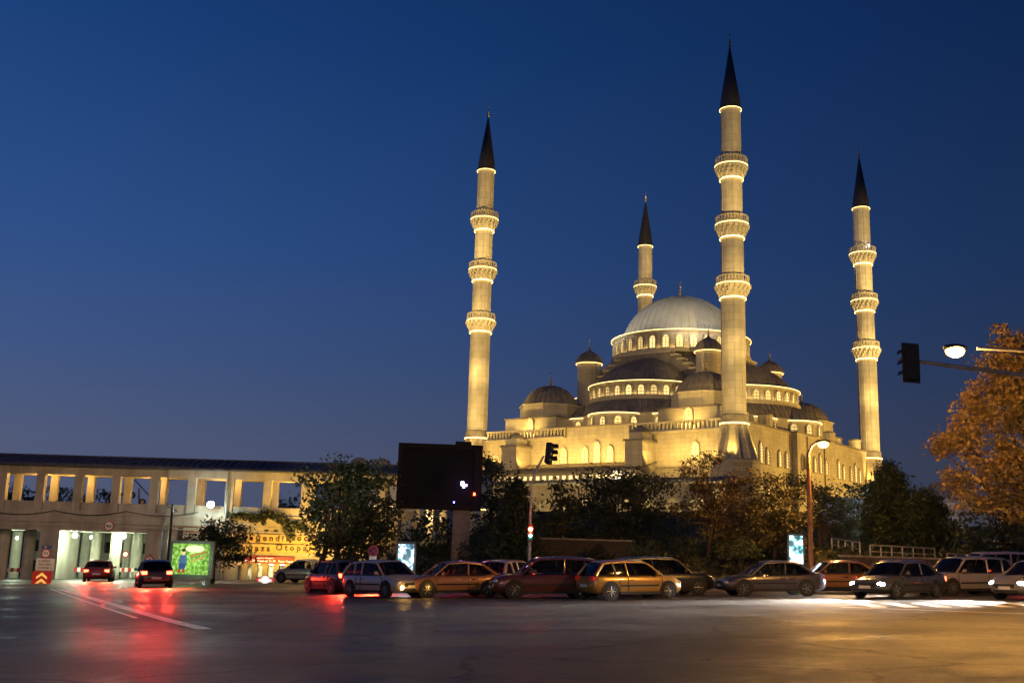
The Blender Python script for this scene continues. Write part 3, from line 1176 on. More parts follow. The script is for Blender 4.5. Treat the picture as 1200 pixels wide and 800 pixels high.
def leaf_mesh(name, pts, size, rng, mat, parent=None, up=.5, aspect=.6, origin=(0, 0, 0)):
    """many small bent leaves, one mesh"""
    n = len(pts)
    nrm = rng.normal(size=(n, 3))
    nrm[:, 2] += up
    nrm /= np.linalg.norm(nrm, axis=1)[:, None] + 1e-9
    tv = rng.normal(size=(n, 3))
    tv -= nrm * (tv * nrm).sum(1)[:, None]
    tv /= np.linalg.norm(tv, axis=1)[:, None] + 1e-9
    bv = np.cross(nrm, tv)
    s_ = size * rng.uniform(.6, 1.35, size=(n, 1))
    a = pts - tv * s_ * .5
    c = pts + tv * s_ * .5 - nrm * s_ * .12
    b_ = pts + bv * s_ * aspect * .5 + nrm * s_ * .08
    d = pts - bv * s_ * aspect * .5 + nrm * s_ * .08
    v = np.stack([a, b_, c, d], 1).reshape(-1, 3) - np.array(origin)
    me = bpy.data.meshes.new(name)
    me.vertices.add(4 * n)
    me.vertices.foreach_set('co', v.ravel())
    me.loops.add(4 * n)
    me.loops.foreach_set('vertex_index', np.arange(4 * n))
    me.polygons.add(n)
    me.polygons.foreach_set('loop_start', np.arange(0, 4 * n, 4))
    me.polygons.foreach_set('loop_total', np.full(n, 4))
    me.materials.append(mat)
    me.update(calc_edges=True)
    o = bpy.data.objects.new(name, me)
    col.objects.link(o)
    if parent:
        o.parent = parent
    return o


def crown_pts(blobs, rng, clump=.9, per=26, dens=1.0, shell=.55):
    """clumps of leaves through ellipsoids (c, r), gaps between the clumps"""
    allp, cl = [], []
    for c, r in blobs:
        vol = r[0] * r[1] + r[1] * r[2] + r[0] * r[2]
        k = max(6, int(dens * vol * 2.2 / clump ** 2))
        d = rng.normal(size=(k, 3))
        d /= np.linalg.norm(d, axis=1)[:, None]
        rad = rng.uniform(shell, 1.05, size=(k, 1))
        cc = np.array(c) + d * rad * np.array(r)
        cl.append(cc)
        sg = clump * rng.uniform(.28, .5, size=(k, 1, 1))
        q = cc[:, None, :] + rng.normal(size=(k, per, 3)) * sg * np.array([1, 1, .6])
        allp.append(q.reshape(-1, 3))
    return np.concatenate(allp), np.concatenate(cl)


TREES = []


def tree(name, label, Y, trunk_px, blobs_px, mat, size=.22, clump=.9, per=26, dens=1.0, seed=1, group=None, trunk_r=.16, limbs=14, lean=0, shell=.55, up=.5, base=None, ntrunk=1):
    rng = np.random.default_rng(seed)
    blobs = []
    for bb in blobs_px:
        px, py, rx, ry = bb[:4]
        dy = bb[4] if len(bb) > 4 else 0
        c = P(px, py, Y + dy)
        k = (Y + dy) / FPX
        blobs.append(((c.x, c.y, c.z), (rx * k, .5 * (rx + ry) * k, ry * k)))
    X = P(trunk_px, 655, Y).x
    gz = base if base is not None else hgt(X, Y) - .06
    root = thing(name, label, 'tree', (X, Y, gz), 0, group)
    pts, cl = crown_pts(blobs, rng, clump, per, dens, shell)
    pts = pts[pts[:, 2] > gz + .15]
    o = leaf_mesh('crown', pts, size, rng, mat, root, up, origin=(X, Y, gz))
    m = MB()
    top = np.mean([b_[0] for b_ in blobs], 0)
    for q in range(ntrunk):
        x0 = X + (q - (ntrunk - 1) / 2) * .9
        fork = Vector((x0 + (top[0] - x0) * .45, Y + (top[1] - Y) * .4, gz + (top[2] - gz) * .62))
        mid = Vector((x0 + (fork.x - x0) * .35 + lean, Y, gz + (fork.z - gz) * .5))
        m.tube((x0 - X, 0, -.2), mid - Vector((X, Y, gz)), trunk_r * 1.25, trunk_r, 9)
        m.tube(mid - Vector((X, Y, gz)), fork - Vector((X, Y, gz)), trunk_r, trunk_r * .75, 9)
        idx = rng.choice(len(cl), min(limbs, len(cl)), replace=False)
        for i in idx:
            e = Vector(cl[i])
            st = mid.lerp(fork, rng.uniform(.5, 1.0))
            k1 = st.lerp(e, .5) + Vector((0, 0, -.06 * (e - st).length)) + Vector(rng.normal(size=3) * .12)
            o3 = Vector((X, Y, gz))
            m.tube(st - o3, k1 - o3, trunk_r * .45, trunk_r * .28, 6)
            m.tube(k1 - o3, e - o3, trunk_r * .28, trunk_r * .08, 5)
    m.build('trunk', M_bark, root, smooth=60)
    return root


def cone_tree(name, label, Y, px, ytop, ybase, wpx, mat, seed, n=9000, size=.2, power=.8, group=None, base=None):
    rng = np.random.default_rng(seed)
    X = P(px, 655, Y).x
    z1 = P(px, ytop, Y).z
    gz = base if base is not None else hgt(X, Y) - .06
    hh = z1 - gz
    rw = wpx * Y / FPX
    root = thing(name, label, 'tree', (X, Y, gz), 0, group)
    k = n // 22
    tt = rng.uniform(0.02, 1, k) ** .8
    prof = np.where(tt < .15, .75 + tt * 1.6, (1 - (tt - .15) / .85) ** power)
    ang = rng.uniform(0, 2 * PI, k)
    rad = rw * prof * np.sqrt(rng.uniform(.35, 1.1, k)) * (1 + .16 * np.sin(ang * 3 + tt * 9))
    cc = np.stack([X + rad * np.cos(ang), Y + rad * np.sin(ang), gz + .15 + tt * hh * .97], 1)
    sg = .10 * rw + .10
    q = (cc[:, None, :] + rng.normal(size=(k, 22, 3)) * np.array([sg, sg, sg * 1.3])).reshape(-1, 3)
    q = q[q[:, 2] > gz + .05]
    leaf_mesh('crown', q, size, rng, mat, root, .2, .45, origin=(X, Y, gz))
    m = MB()
    m.tube((0, 0, -.2), (0, 0, hh * .85), .18, .03, 8)
    m.build('trunk', M_bark, root)
    return root


# ------------------------------------------------------------------ gallery building over the underpass
GY = 82.0


def bx(px):
    return P(px, 640, GY).x


def bz(px, py):
    return P(px, py, GY).z


gal = thing('gallery_building', 'long concrete gallery building with open colonnade, dark roof and an underpass at street level', 'building', (bx(200), GY, -1.2))
GO = (bx(200), GY, -1.2)
xl, xr = bx(-80), bx(465)
ZP, ZB, ZC, ZE = 2.62, 4.15, 4.78, 6.85      # underpass top, gallery floor, parapet, opening head
gb = MB()
gb.box(xl, xr, GY, GY + .5, ZP, ZB - .9)                         # band over the underpass
gb.box(xl, xr, GY - .06, GY + .5, ZB - .9, ZB)
gb.box(xl, xr, GY + .5, GY + 2.9, ZB - .4, ZB)                    # gallery floor
gb.box(xl, xr, GY - .05, GY + .5, ZE, 7.5)                        # beams
gb.box(xl, xr, GY + 2.4, GY + 2.9, ZE, 7.5)
gb.box(xl, xr, GY + .5, GY + 2.4, 7.25, 7.5)
gb.box(bx(45), bx(68), GY + .05, GY + 4, -2.6, ZP)                # piers at street level
gb.box(bx(170), bx(272), GY + .04, GY + 5, -2.6, ZP)
gb.box(bx(272), xr, GY + .03, GY + .5, bz(300, 660), ZP)
gb.box(bx(352), xr, GY + .05, GY + .5, -2.6, bz(300, 660) - .002)
gb.box(xl, bx(272), GY + .5, GY + 17, ZP, ZP + .3)                # soffit of the underpass
for z in (ZB - .32, ZP + .62, ZP + .30):                          # string courses
    gb.box(xl, xr, GY - .11, GY + .02, z, z + .07)
gb.build('wall', M_plaster, gal, off=GO)
rf = MB()
ye, yr = GY - .7, GY + 1.5
rf.add([(xl, ye, 7.5), (xr, ye, 7.5), (xr, yr, 8.22), (xl, yr, 8.22), (xl, ye, 7.62), (xr, ye, 7.62), (xr, yr, 8.34), (xl, yr, 8.34)],
       [(0, 3, 2, 1), (4, 5, 6, 7), (0, 1, 5, 4), (1, 2, 6, 5), (2, 3, 7, 6), (3, 0, 4, 7)])
rf.add([(xl, yr, 8.22), (xr, yr, 8.22), (xr, GY + 3.6, 7.5), (xl, GY + 3.6, 7.5), (xl, yr, 8.34), (xr, yr, 8.34), (xr, GY + 3.6, 7.62), (xl, GY + 3.6, 7.62)],
       [(0, 3, 2, 1), (4, 5, 6, 7), (0, 1, 5, 4), (1, 2, 6, 5), (2, 3, 7, 6), (3, 0, 4, 7)])
n = 62
for k in range(n + 1):
    x = xl + (xr - xl) * k / n
    rf.tube((x, ye, 7.66), (x, yr, 8.38), .045, n=5)
rf.tube((xl, yr, 8.36), (xr, yr, 8.36), .08)
rf.tube((xl, ye - .08, 7.48), (xr, ye - .08, 7.48), .10)
rf.build('roof', M_roofdark, gal, off=GO)
for k in range(-2, 10):
    x = bx(39 + 45 * k)
    for q, (y0, y1, z0) in enumerate(((GY + .002, GY + .48, ZB), (GY + 2.42, GY + 2.88, ZB))):
        m = MB()
        m.box(x - .27, x + .27, y0, y1, z0, ZE)
        if q == 0:
            m.box(x - .33, x - .271, y0 - .03, y1, z0, ZE)
        m.build('column', M_plaster, gal, off=GO)
    x1 = bx(39 + 45 * (k + 1))
    m = MB()
    m.box(x + .33, x1 - .36, GY + .06, GY + .3, ZB, ZC)
    m.build('parapet_panel', M_plaster, gal, off=GO)
# round columns, back wall and slabs inside the underpass
for px, yy in ((3, 1.2), (33, 2.0), (82, 5), (112, 3.5), (135, 1.6), (160, 5), (18, 9), (100, 10), (150, 10), (60, 10)):
    q = P(px, 650, GY + yy)
    m = MB()
    m.lathe([(.42, -2.6), (.42, ZP)], 20, q.x, q.y)
    m.build('round_column', M_plaster2, gal, smooth=40, off=GO)
bw = MB()
by = GY + 16.0
bw.box(xl, bx(300), by, by + .4, ZP - .7, ZP + .25)
bw.box(xl, bx(300), by - .3, by + .4, .15, .95)
bw.box(xl, bx(300), by - .3, by + .4, -2.6, -1.0)
for k in range(16):
    x = xl + 2.2 * k
    bw.box(x, x + .5, by - .1, by + .35, -1.0, ZP)
bw.build('back_wall', M_plaster2, gal, off=GO)
bwd = MB()
bwd.box(xl, bx(300), by + .6, by + .7, -2.6, ZP)
bwd.build('back_glazing', pmat('dim glazing', (.06, .07, .065), .15, noise=.4, nscale=.6), gal, off=GO)
# shop front
sf = MB()
x0, x1 = bx(273), bx(352)
zt = bz(300, 660)
sf.box(x0, x1, GY + 2.6, GY + 2.8, -2.6, zt)
for px in (274, 288, 300, 312, 325, 338, 350):
    x = bx(px)
    sf.box(x - .2, x + .2, GY + .06, GY + .46, -2.6, zt - .002)
sfo = sf.build('shop_front', M_plaster2, gal, off=GO)
gl = MB()
gl.box(x0 + .3, x1 - .3, GY + 2.45, GY + 2.55, -1.0, zt - .2)
M_shop = pmat('lit shop interior', (.6, .5, .3), .5, emit=(1, .78, .36), es=.75, noise=.9, nscale=1.6, detail=3)
t_ = M_shop.node_tree
b_ = t_.nodes['Principled BSDF']
mxn = [q for q in t_.nodes if q.type == 'MIX'][0]
t_.links.new(mxn.outputs[2], b_.inputs['Emission Color'])
gl.build('shop_window', M_shop, gal, off=GO)
so_ = MB()
for k in range(5):
    x = x0 + (x1 - x0) * (k + .5) / 5
    so_.box(x - .25, x + .25, GY + 1.4, GY + 1.7, zt - .08, zt - .02)
so_.build('shop_light', emat('shop downlight', (1, .8, .45), 8), gal, off=GO)
# fascia bands with the lettering
fb = MB()
for (ya, yb, pr_) in ((626, 636, .16), (637.5, 647, .2)):
    fb.box(bx(268), bx(372), GY - pr_, GY - .005, bz(320, yb), bz(320, ya))
fb.build('fascia', pmat('ochre fascia', (.50, .36, .15), .7, noise=.15), gal, off=GO)
M_letter = pmat('brown letters', (.045, .03, .02), .5, noise=.2)
RX = (PI / 2, 0, 0)


def glt(body, px, py, size, mat, pr_, align='CENTER', bold=0.0):
    return text(body, size, gal, (bx(px) - GO[0], -pr_ , bz(px, py) - GO[2]), RX, mat, align=align, bold=bold)


glt('B e ğ e n d i k', 312, 630.5, .62, M_letter, .2, bold=.012)
glt('K o c a', 353, 630.5, .62, M_letter, .2, bold=.012)
glt('M a ğ a z a', 296, 642, .62, M_letter, .24, bold=.012)
glt('O t o p a r k', 349, 642, .62, M_letter, .24, bold=.012)
rb = MB()
rb.box(bx(286), bx(346), GY - .32, GY - .005, bz(316, 659.5), bz(316, 651.5))
rb.build('red_sign', emat('red lightbox', (.42, .02, .015), .7, (.12, .01, .01)), gal, off=GO)
M_lit = emat('lit letters', (1, .82, .55), .8)
glt('Açılış 9.30   Kapanış 21.30   Pazar Kapalı', 316, 656.9, .235, M_lit, .36)
glt('Hafta içi ve Cumartesi', 312, 653.4, .15, M_lit, .36)
for px, py in ((126, 616), (281, 657)):
    rs_ = MB()
    rs_.lathe([(.36, 0), (.36, .05)], 24)
    rs_.lathe([(.30, .05), (.30, .056)], 24, mi=1)
    rs_.xf(Matrix.Rotation(PI / 2, 4, 'X'))
    sgn = thing('height_limit_sign', 'round height limit sign fixed on the ' + ('concrete band above the underpass' if px == 126 else 'ochre wall left of the red shop sign'), 'sign', (bx(px), GY - .12, bz(px, py)))
    rs_.build('disc', [M_red, M_white], sgn)
    text('4.0', .30, sgn, (0, -.07, 0), RX, M_letter, ext=.01, bold=.01)
# small slot windows above the fascia
for px in (311, 322, 342, 354):
    m = MB()
    m.box(bx(px) - .16, bx(px) + .16, GY - .03, GY + .02, bz(px, 629.5) + .35, bz(px, 620))
    m.build('slot_window', M_panedark, gal, off=GO)
m = MB()
m.box(bx(210) - .18, bx(210) + .18, GY - .05, GY + .05, bz(210, 636), bz(210, 618))
m.build('slot_window', M_panedark, gal, off=GO)

# gallery ceiling lamps
for px in (25, 71, 163, 250, 334, 375):
    q = thing('ceiling_lamp', {25: 'first warm ceiling lamp of the colonnade, nearest the left frame edge', 71: 'warm ceiling lamp in the second bay of the colonnade', 163: 'warm ceiling lamp in the bay showing the round dials',
                               250: 'warm ceiling lamp in the bay above the white floodlight', 334: 'warm ceiling lamp in the bay left of the broadleaf tree', 375: 'warm ceiling lamp partly behind the broadleaf tree'}[px], 'lamp', (bx(px), GY + 1.4, 7.25), 0, 'colonnade ceiling lamps')
    m = MB()
    m.lathe([(.16, -.06), (.18, 0)], 14)
    m.build('housing', M_dark, q)
    m = MB()
    m.ball((0, 0, -.14), .12, 12)
    m.build('bulb', emat('warm bulb', (1, .62, .2), 60), q)
    light('bulb_light', 'POINT', (0, 0, -.3), 230, (1, .55, .12), radius=.12, parent=q)
# underpass lamps
for px, py, yy, pw_ in ((88, 627, .5, 900), (75, 628, 3, 350), (107, 629, 6, 350), (145, 628, .8, 900), (20, 630, 6, 300)):
    p = P(px, py, GY + yy)
    q = thing('underpass_lamp', {88: 'brightest greenish white lamp under the underpass soffit, beside a round column', 75: 'small white lamp left of the brightest underpass lamp', 107: 'small white lamp deeper in the underpass between two columns',
                                 145: 'bright greenish white lamp at the right bay of the underpass', 20: 'dim yellowish lamp deep in the left bay of the underpass'}[px], 'lamp', (p.x, p.y, ZP), 0, 'underpass lamps')
    m = MB()
    m.box(-.2, .2, -.15, .15, -.12, 0)
    m.tube((0, 0, -.1), (0, 0, p.z - ZP + .1), .03)
    m.build('housing', M_dark, q)
    m = MB()
    m.ball((0, 0, p.z - ZP), .17 if pw_ > 500 else .11, 12)
    m.build('bulb', emat('greenish bulb', (.86, 1, .78), 60), q)
    light('bulb_light', 'POINT', (0, -.25, p.z - ZP - .1), pw_ * .8, (.80, 1, .68), radius=.15, parent=q)
# cool floodlight on the facade
p = P(247, 591, GY - .9)
q = thing('wall_floodlight', 'brilliant bluish white floodlight on a bracket on the concrete facade', 'lamp', (p.x, GY, p.z))
m = MB()
m.tube((0, -.06, -.2), (0, -.7, 0), .04)
m.box(-.22, .22, -.85, -.6, -.16, .16)
m.build('bracket', M_dark, q)
m = MB()
m.ball((0, -.92, 0), .26, 14)
m.build('bulb', emat('cool bulb', (.80, 1, .96), 60), q)
light('bulb_light', 'POINT', (0, -1.25, -.05), 260, (.72, 1, .93), radius=.2, parent=q)
# yellow wall washers lighting the shop wall
for px, py, ty, pw_ in ((345, 668, 610, 2600), (300, 668, 612, 1300), (400, 655, 600, 2600)):
    p = P(px, py, GY - 5)
    light('wall_washer', 'SPOT', (p.x, p.y, p.z), pw_, (1, .55, .08), (bx(px), GY, bz(px, ty)), 100, .8, .3)
light('facade_spot', 'SPOT', (bx(120), GY - 14, 7.5), 1700, (1, .58, .26), (bx(120), GY, 3), 120, .8, .4)  # warm spot aimed at the gallery front, no lamp body

# ivy on the facade
rng = np.random.default_rng(5)
pts = []
for (xa, ya, xb, yb, wv) in ((268, 604, 285, 603, 2), (285, 603, 300, 608, 3), (300, 608, 312, 600, 4), (312, 600, 325, 606, 3), (325, 606, 335, 612, 4), (335, 612, 342, 630, 5), (342, 612, 360, 620, 4), (308, 606, 309, 614, 2)):
    k = 260
    tt = rng.uniform(0, 1, k)
    for q in range(k):
        p = P(xa + (xb - xa) * tt[q] + rng.normal() * wv * .6, ya + (yb - ya) * tt[q] + rng.normal() * wv * .7, GY - .15 - rng.uniform(0, .2))
        pts.append(p)
io = leaf_mesh('ivy', np.array(pts), .22, rng, F_dark)
tag(io, 'dark ivy trailing across the yellow lit wall above the shop letters', 'ivy')

# black cables swagged along the facade
cb = MB()
pts = []
for k in range(0, 61):
    px = -20 + 4.2 * k
    sag = math.sin(PI * ((px + 20) % 84) / 84)
    pts.append(P(px, 597 + px * .012 + sag * 5, GY - .2))
cb.path(pts, .025, 5)
for px in (190, 262):
    m = MB()
    m.tube((bx(px), GY - .14, -1.6), (bx(px), GY - .14, 7.45), .06)
    m.build('downpipe', M_steel, gal, off=GO)
tag(cb.build('cable', M_black), 'black cable swagged in loops along the concrete facade', 'cable')

# things seen through the gallery: two dial panels on a frame far behind
q = thing('dial_panel', 'slanted frame with two round dials seen through the colonnade', 'sign', P(163, 590, 95))
o3 = P(163, 590, 95)
m = MB()
m.path([P(147, 590, 95) - o3, P(150, 562, 95) - o3, P(158, 562, 95) - o3, P(176, 582, 95) - o3, P(176, 592, 95) - o3], .06)
m.tube(P(163, 572, 95) - o3, P(163, 640, 95) - o3, .1)
m.build('frame', M_steel, q)
for px, py in ((155, 580), (167, 588)):
    d = MB()
    d.lathe([(.30, 0), (.30, .1)], 20)
    d.lathe([(.16, .1), (.16, .12)], 20, mi=1)
    d.xf(Matrix.Rotation(PI / 2, 4, 'X'))
    do = d.build('dial', [M_black, M_plaster], q)
    do.location = P(px, py, 94.8) - o3

# traffic signs in front of the pier
def post_sign(name, label, cat, px, Y, ybase=690):
    X = P(px, 650, Y).x
    r_ = thing(name, label, cat, (X, Y, road_z(X)))
    return r_, X, road_z(X)


r_, X, z0_ = post_sign('direction_sign', 'pale direction board with blue arrow plate and round limit sign before the pier', 'sign', 54, 74)
zf = lambda py: P(54, py, 74).z - z0_
m = MB()
for d in (-.35, .35):
    m.tube((d, .08, 0), (d, .08, zf(639)), .04)
m.build('post', M_steel, r_)
m = MB()
m.box(-.62, .62, -.03, .03, zf(668), zf(654))
m.build('board', M_white, r_)
text('← MERKEZ', .17, r_, (-.05, -.04, zf(657)), RX, M_letter, ext=.01)
text('KOCATEPE', .16, r_, (0, -.04, zf(661)), RX, M_letter, ext=.01)
text('OTOPARK →', .16, r_, (.05, -.04, zf(665)), RX, M_letter, ext=.01)
m = MB()
m.box(-.32, .32, -.03, .03, zf(642.5), zf(639))
m.build('arrow_plate', pmat('blue sign', (.03, .08, .25), .5, noise=.1), r_)
text('←', .3, r_, (-.05, -.04, zf(640.7)), RX, M_white, ext=.01)
m = MB()
m.lathe([(.30, 0), (.30, .04)], 24)
m.lathe([(.24, .04), (.24, .046)], 24, mi=1)
m.xf(Matrix.Rotation(PI / 2, 4, 'X'))
m.build('limit_disc', [M_red, M_white], r_).location = (0, -.02, zf(648))
text('4.0', .26, r_, (0, -.075, zf(648)), RX, M_letter, ext=.01)
r_, X, z0_ = post_sign('chevron_panel', 'red panel with two yellow chevrons pointing up at the traffic island', 'sign', 52, 70)
zf = lambda py: P(52, py, 70).z - z0_
m = MB()
m.box(-.62, .62, -.03, .03, zf(686), zf(669))
m.box(-.5, .5, -.02, .02, -.05, zf(686))
m.build('panel', emat('lit red panel', (.6, .03, .015), .35), r_)
for py in (677, 684):
    m = MB()
    for s_ in (-1, 1):
        m.add([(0, -.04, zf(py - 6.5)), (s_ * .34, -.04, zf(py - 1.5)), (s_ * .34, -.04, zf(py + 1.0)), (0, -.04, zf(py - 3.2)),
               (0, -.06, zf(py - 6.5)), (s_ * .34, -.06, zf(py - 1.5)), (s_ * .34, -.06, zf(py + 1.0)), (0, -.06, zf(py - 3.2))],
              [(0, 1, 2, 3), (7, 6, 5, 4), (0, 4, 5, 1), (1, 5, 6, 2), (2, 6, 7, 3), (3, 7, 4, 0)])
    m.build('chevron', emat('lit yellow', (1, .6, .12), .8), r_)
r_, X, z0_ = post_sign('warning_sign', 'red bordered triangular warning sign on the concrete wall right of the underpass', 'sign', 176, 81.4)
zf = lambda py: P(176, py, 81.4).z - z0_
m = MB()
m.prism([(-.62, zf(659)), (.62, zf(659)), (0, zf(648.5))], 0, .04)
m.prism([(-.42, zf(657.4)), (.42, zf(657.4)), (0, zf(651.2))], .04, .05, 1)
m.v = [(x, -z, y) for x, y, z in m.v]
m.build('plate', [M_red, M_white], r_)
text('!', .42, r_, (0, -.06, zf(655.6)), RX, M_letter, ext=.01, bold=.012)
m = MB()
m.tube((0, .05, 0), (0, .05, zf(650)), .04)
m.build('post', M_steel, r_)
r_, X, z0_ = post_sign('no_entry_sign', 'small round red edged sign on a pole inside the underpass', 'sign', 147, 86)
zf = lambda py: P(147, py, 86).z - z0_
m = MB()
m.tube((0, .05, 0), (0, .05, zf(646)), .035)
m.build('post', M_steel, r_)
m = MB()
m.lathe([(.28, 0), (.28, .04)], 20)
m.lathe([(.19, .04), (.19, .05)], 20, mi=1)
m.xf(Matrix.Rotation(PI / 2, 4, 'X'))
m.build('disc', [M_red, M_white], r_).location = (0, 0, zf(649))
# red and white barriers in the underpass
for k, px in enumerate((98, 122, 146, 16)):
    X = P(px, 670, 84.5).x
    r_ = thing('road_barrier', ['red and white striped barrier left of the right round column in the underpass', 'red and white striped barrier in the middle of the right underpass bay', 'red and white striped barrier at the right end of the underpass', 'striped barrier in the left underpass bay'][k], 'barrier', (X, 84.5, road_z(X)), 0, 'striped barriers in the underpass')
    m = MB()
    for q in range(6):
        m.box(-.75 + .25 * q, -.75 + .25 * (q + 1) - .004, -.05, .05, .55, .85, q % 2)
    m.build('rail', [M_red, M_white], r_)
    for s_ in (-.6, .6):
        m = MB()
        m.box(s_ - .04, s_ + .04, -.06, .06, 0, .55)
        m.box(s_ - .06, s_ + .06, -.28, .28, 0, .06)
        m.build('foot', M_steel, r_)
# utility pole and a dark post by the billboard
X = P(197, 650, 78).x
m = MB()
zt = P(197, 590, 78).z - road_z(X)
m.tube((0, 0, 0), (0, 0, zt), .13, .09, 10)
m.tube((-.3, 0, zt - .2), (.35, 0, zt - .5), .035)
m.tube((-.3, 0, zt - .2), (-.45, 0, zt + .1), .03)
o = m.build('utility_pole', M_dark)
o.location = (X, 78, road_z(X))
tag(o, 'thin dark utility pole with a crooked top beside the green billboard', 'pole')

# ------------------------------------------------------------------ illuminated billboard with a child in a meadow
BY = 66.0
p0, p1 = P(200, 672, BY), P(246.5, 637, BY)
X = (p0.x + p1.x) / 2
z0_ = road_z(X)
bb = thing('billboard', 'illuminated green billboard showing a child in blue sitting in a meadow', 'billboard', (X, BY, z0_))
bw_, bh0, bh1 = (p1.x - p0.x), p0.z - z0_, p1.z - z0_
hw = bw_ / 2
m = MB()
m.box(-hw - .06, hw + .22, -.02, .30, bh1 - .02, bh1 + .16)
m.box(-hw - .06, hw + .22, -.02, .30, bh0 - .2, bh0)
m.box(-hw - .16, -hw, -.03, .30, bh0 - .2, bh1 + .1)
m.box(hw, hw + .24, -.03, .30, bh0 - .2, bh1 + .1)
m.build('frame', M_steel, bb)
for s_ in (-1, 1):
    m = MB()
    m.box(s_ * hw - .14, s_ * hw + .14, .05, .25, 0, bh0 - .2)
    m.build('leg', M_steel, bb)
M_mead = bpy.data.materials.new('backlit meadow print')
M_mead.use_nodes = True
t = M_mead.node_tree
b = t.nodes['Principled BSDF']
tcn = t.nodes.new('ShaderNodeTexCoord')
nn = t.nodes.new('ShaderNodeTexNoise')
nn.inputs['Scale'].default_value = 4.5
nn.inputs['Detail'].default_value = 7
nn.inputs['Roughness'].default_value = .72
t.links.new(tcn.outputs['Object'], nn.inputs['Vector'])
cr = t.nodes.new('ShaderNodeValToRGB')
ce = cr.color_ramp.elements
ce[0].position, ce[0].color = .32, (.02, .07, .012, 1)
ce[1].position, ce[1].color = .70, (.95, 1, .70, 1)
for pp, cc in ((.45, (.10, .27, .03, 1)), (.55, (.33, .55, .09, 1))):
    e = ce.new(pp)
    e.color = cc
t.links.new(nn.outputs[0], cr.inputs[0])
t.links.new(cr.outputs[0], b.inputs['Base Color'])
t.links.new(cr.outputs[0], b.inputs['Emission Color'])
b.inputs['Emission Strength'].default_value = .8
m = MB()
m.box(-hw, hw, 0, .2, bh0, bh1)
po = m.build('poster', M_mead, bb)


def px2(px, py, y=-.012):
    """billboard face coordinates from the photo's layout"""
    return (-hw + (px - 200) / 46.5 * bw_, y, bh0 + (672 - py) / 35.0 * (bh1 - bh0))


def flat(pts, y, mat, name):
    m = MB()
    n = len(pts)
    q = [px2(a, c, y) for a, c in pts]
    m.add([(x, y, z) for x, _, z in q] + [(x, y + .008, z) for x, _, z in q], [tuple(range(n)), tuple(range(2 * n - 1, n - 1, -1))] + [(i, n + i, n + (i + 1) % n, (i + 1) % n) for i in range(n)])
    return m.build(name, mat, po)


def ell(cx, cy, rx, ry, n=14):
    return [(cx + rx * math.cos(2 * PI * i / n), cy + ry * math.sin(2 * PI * i / n)) for i in range(n)]


flat(ell(228, 643, 12, 4), -.006, emat('printed pale leaves', (.9, 1, .6), .8), 'printed_leaves')
flat([(222, 650), (243, 645), (243, 648), (222, 653)], -.012, emat('printed wood', (.35, .18, .05), .8), 'printed_fence')
flat([(223, 656), (241, 651), (241, 653), (223, 658.5)], -.012, emat('printed wood', (.45, .26, .08), .8), 'printed_fence')
flat([(210, 651), (218, 650), (219, 656), (217, 662), (211, 662), (209, 657)], -.020, emat('printed blue coat', (.05, .10, .26), .8), 'printed_child_coat')
flat([(209, 660), (219, 659), (216, 669), (213, 665), (210, 669)], -.028, emat('printed blue jeans', (.03, .05, .22), .8), 'printed_child_legs')
flat([(208.5, 667), (212, 666), (212, 670), (208, 670)], -.034, emat('printed red shoe', (.5, .04, .03), .8), 'printed_child_shoe')
flat([(214, 667), (217, 666), (217.5, 670), (214, 670)], -.034, emat('printed red shoe', (.5, .04, .03), .8), 'printed_child_shoe')
flat(ell(214, 647.6, 2.3, 3), -.028, emat('printed skin', (.85, .5, .33), .8), 'printed_child_face')
flat(ell(214, 644.9, 2.6, 1.8), -.034, emat('printed dark hair', (.04, .02, .012), .8), 'printed_child_hair')
light('billboard_glow', 'POINT', (0, -1.2, (bh0 + bh1) / 2), 60, (.6, 1, .4), radius=.8, parent=bb)


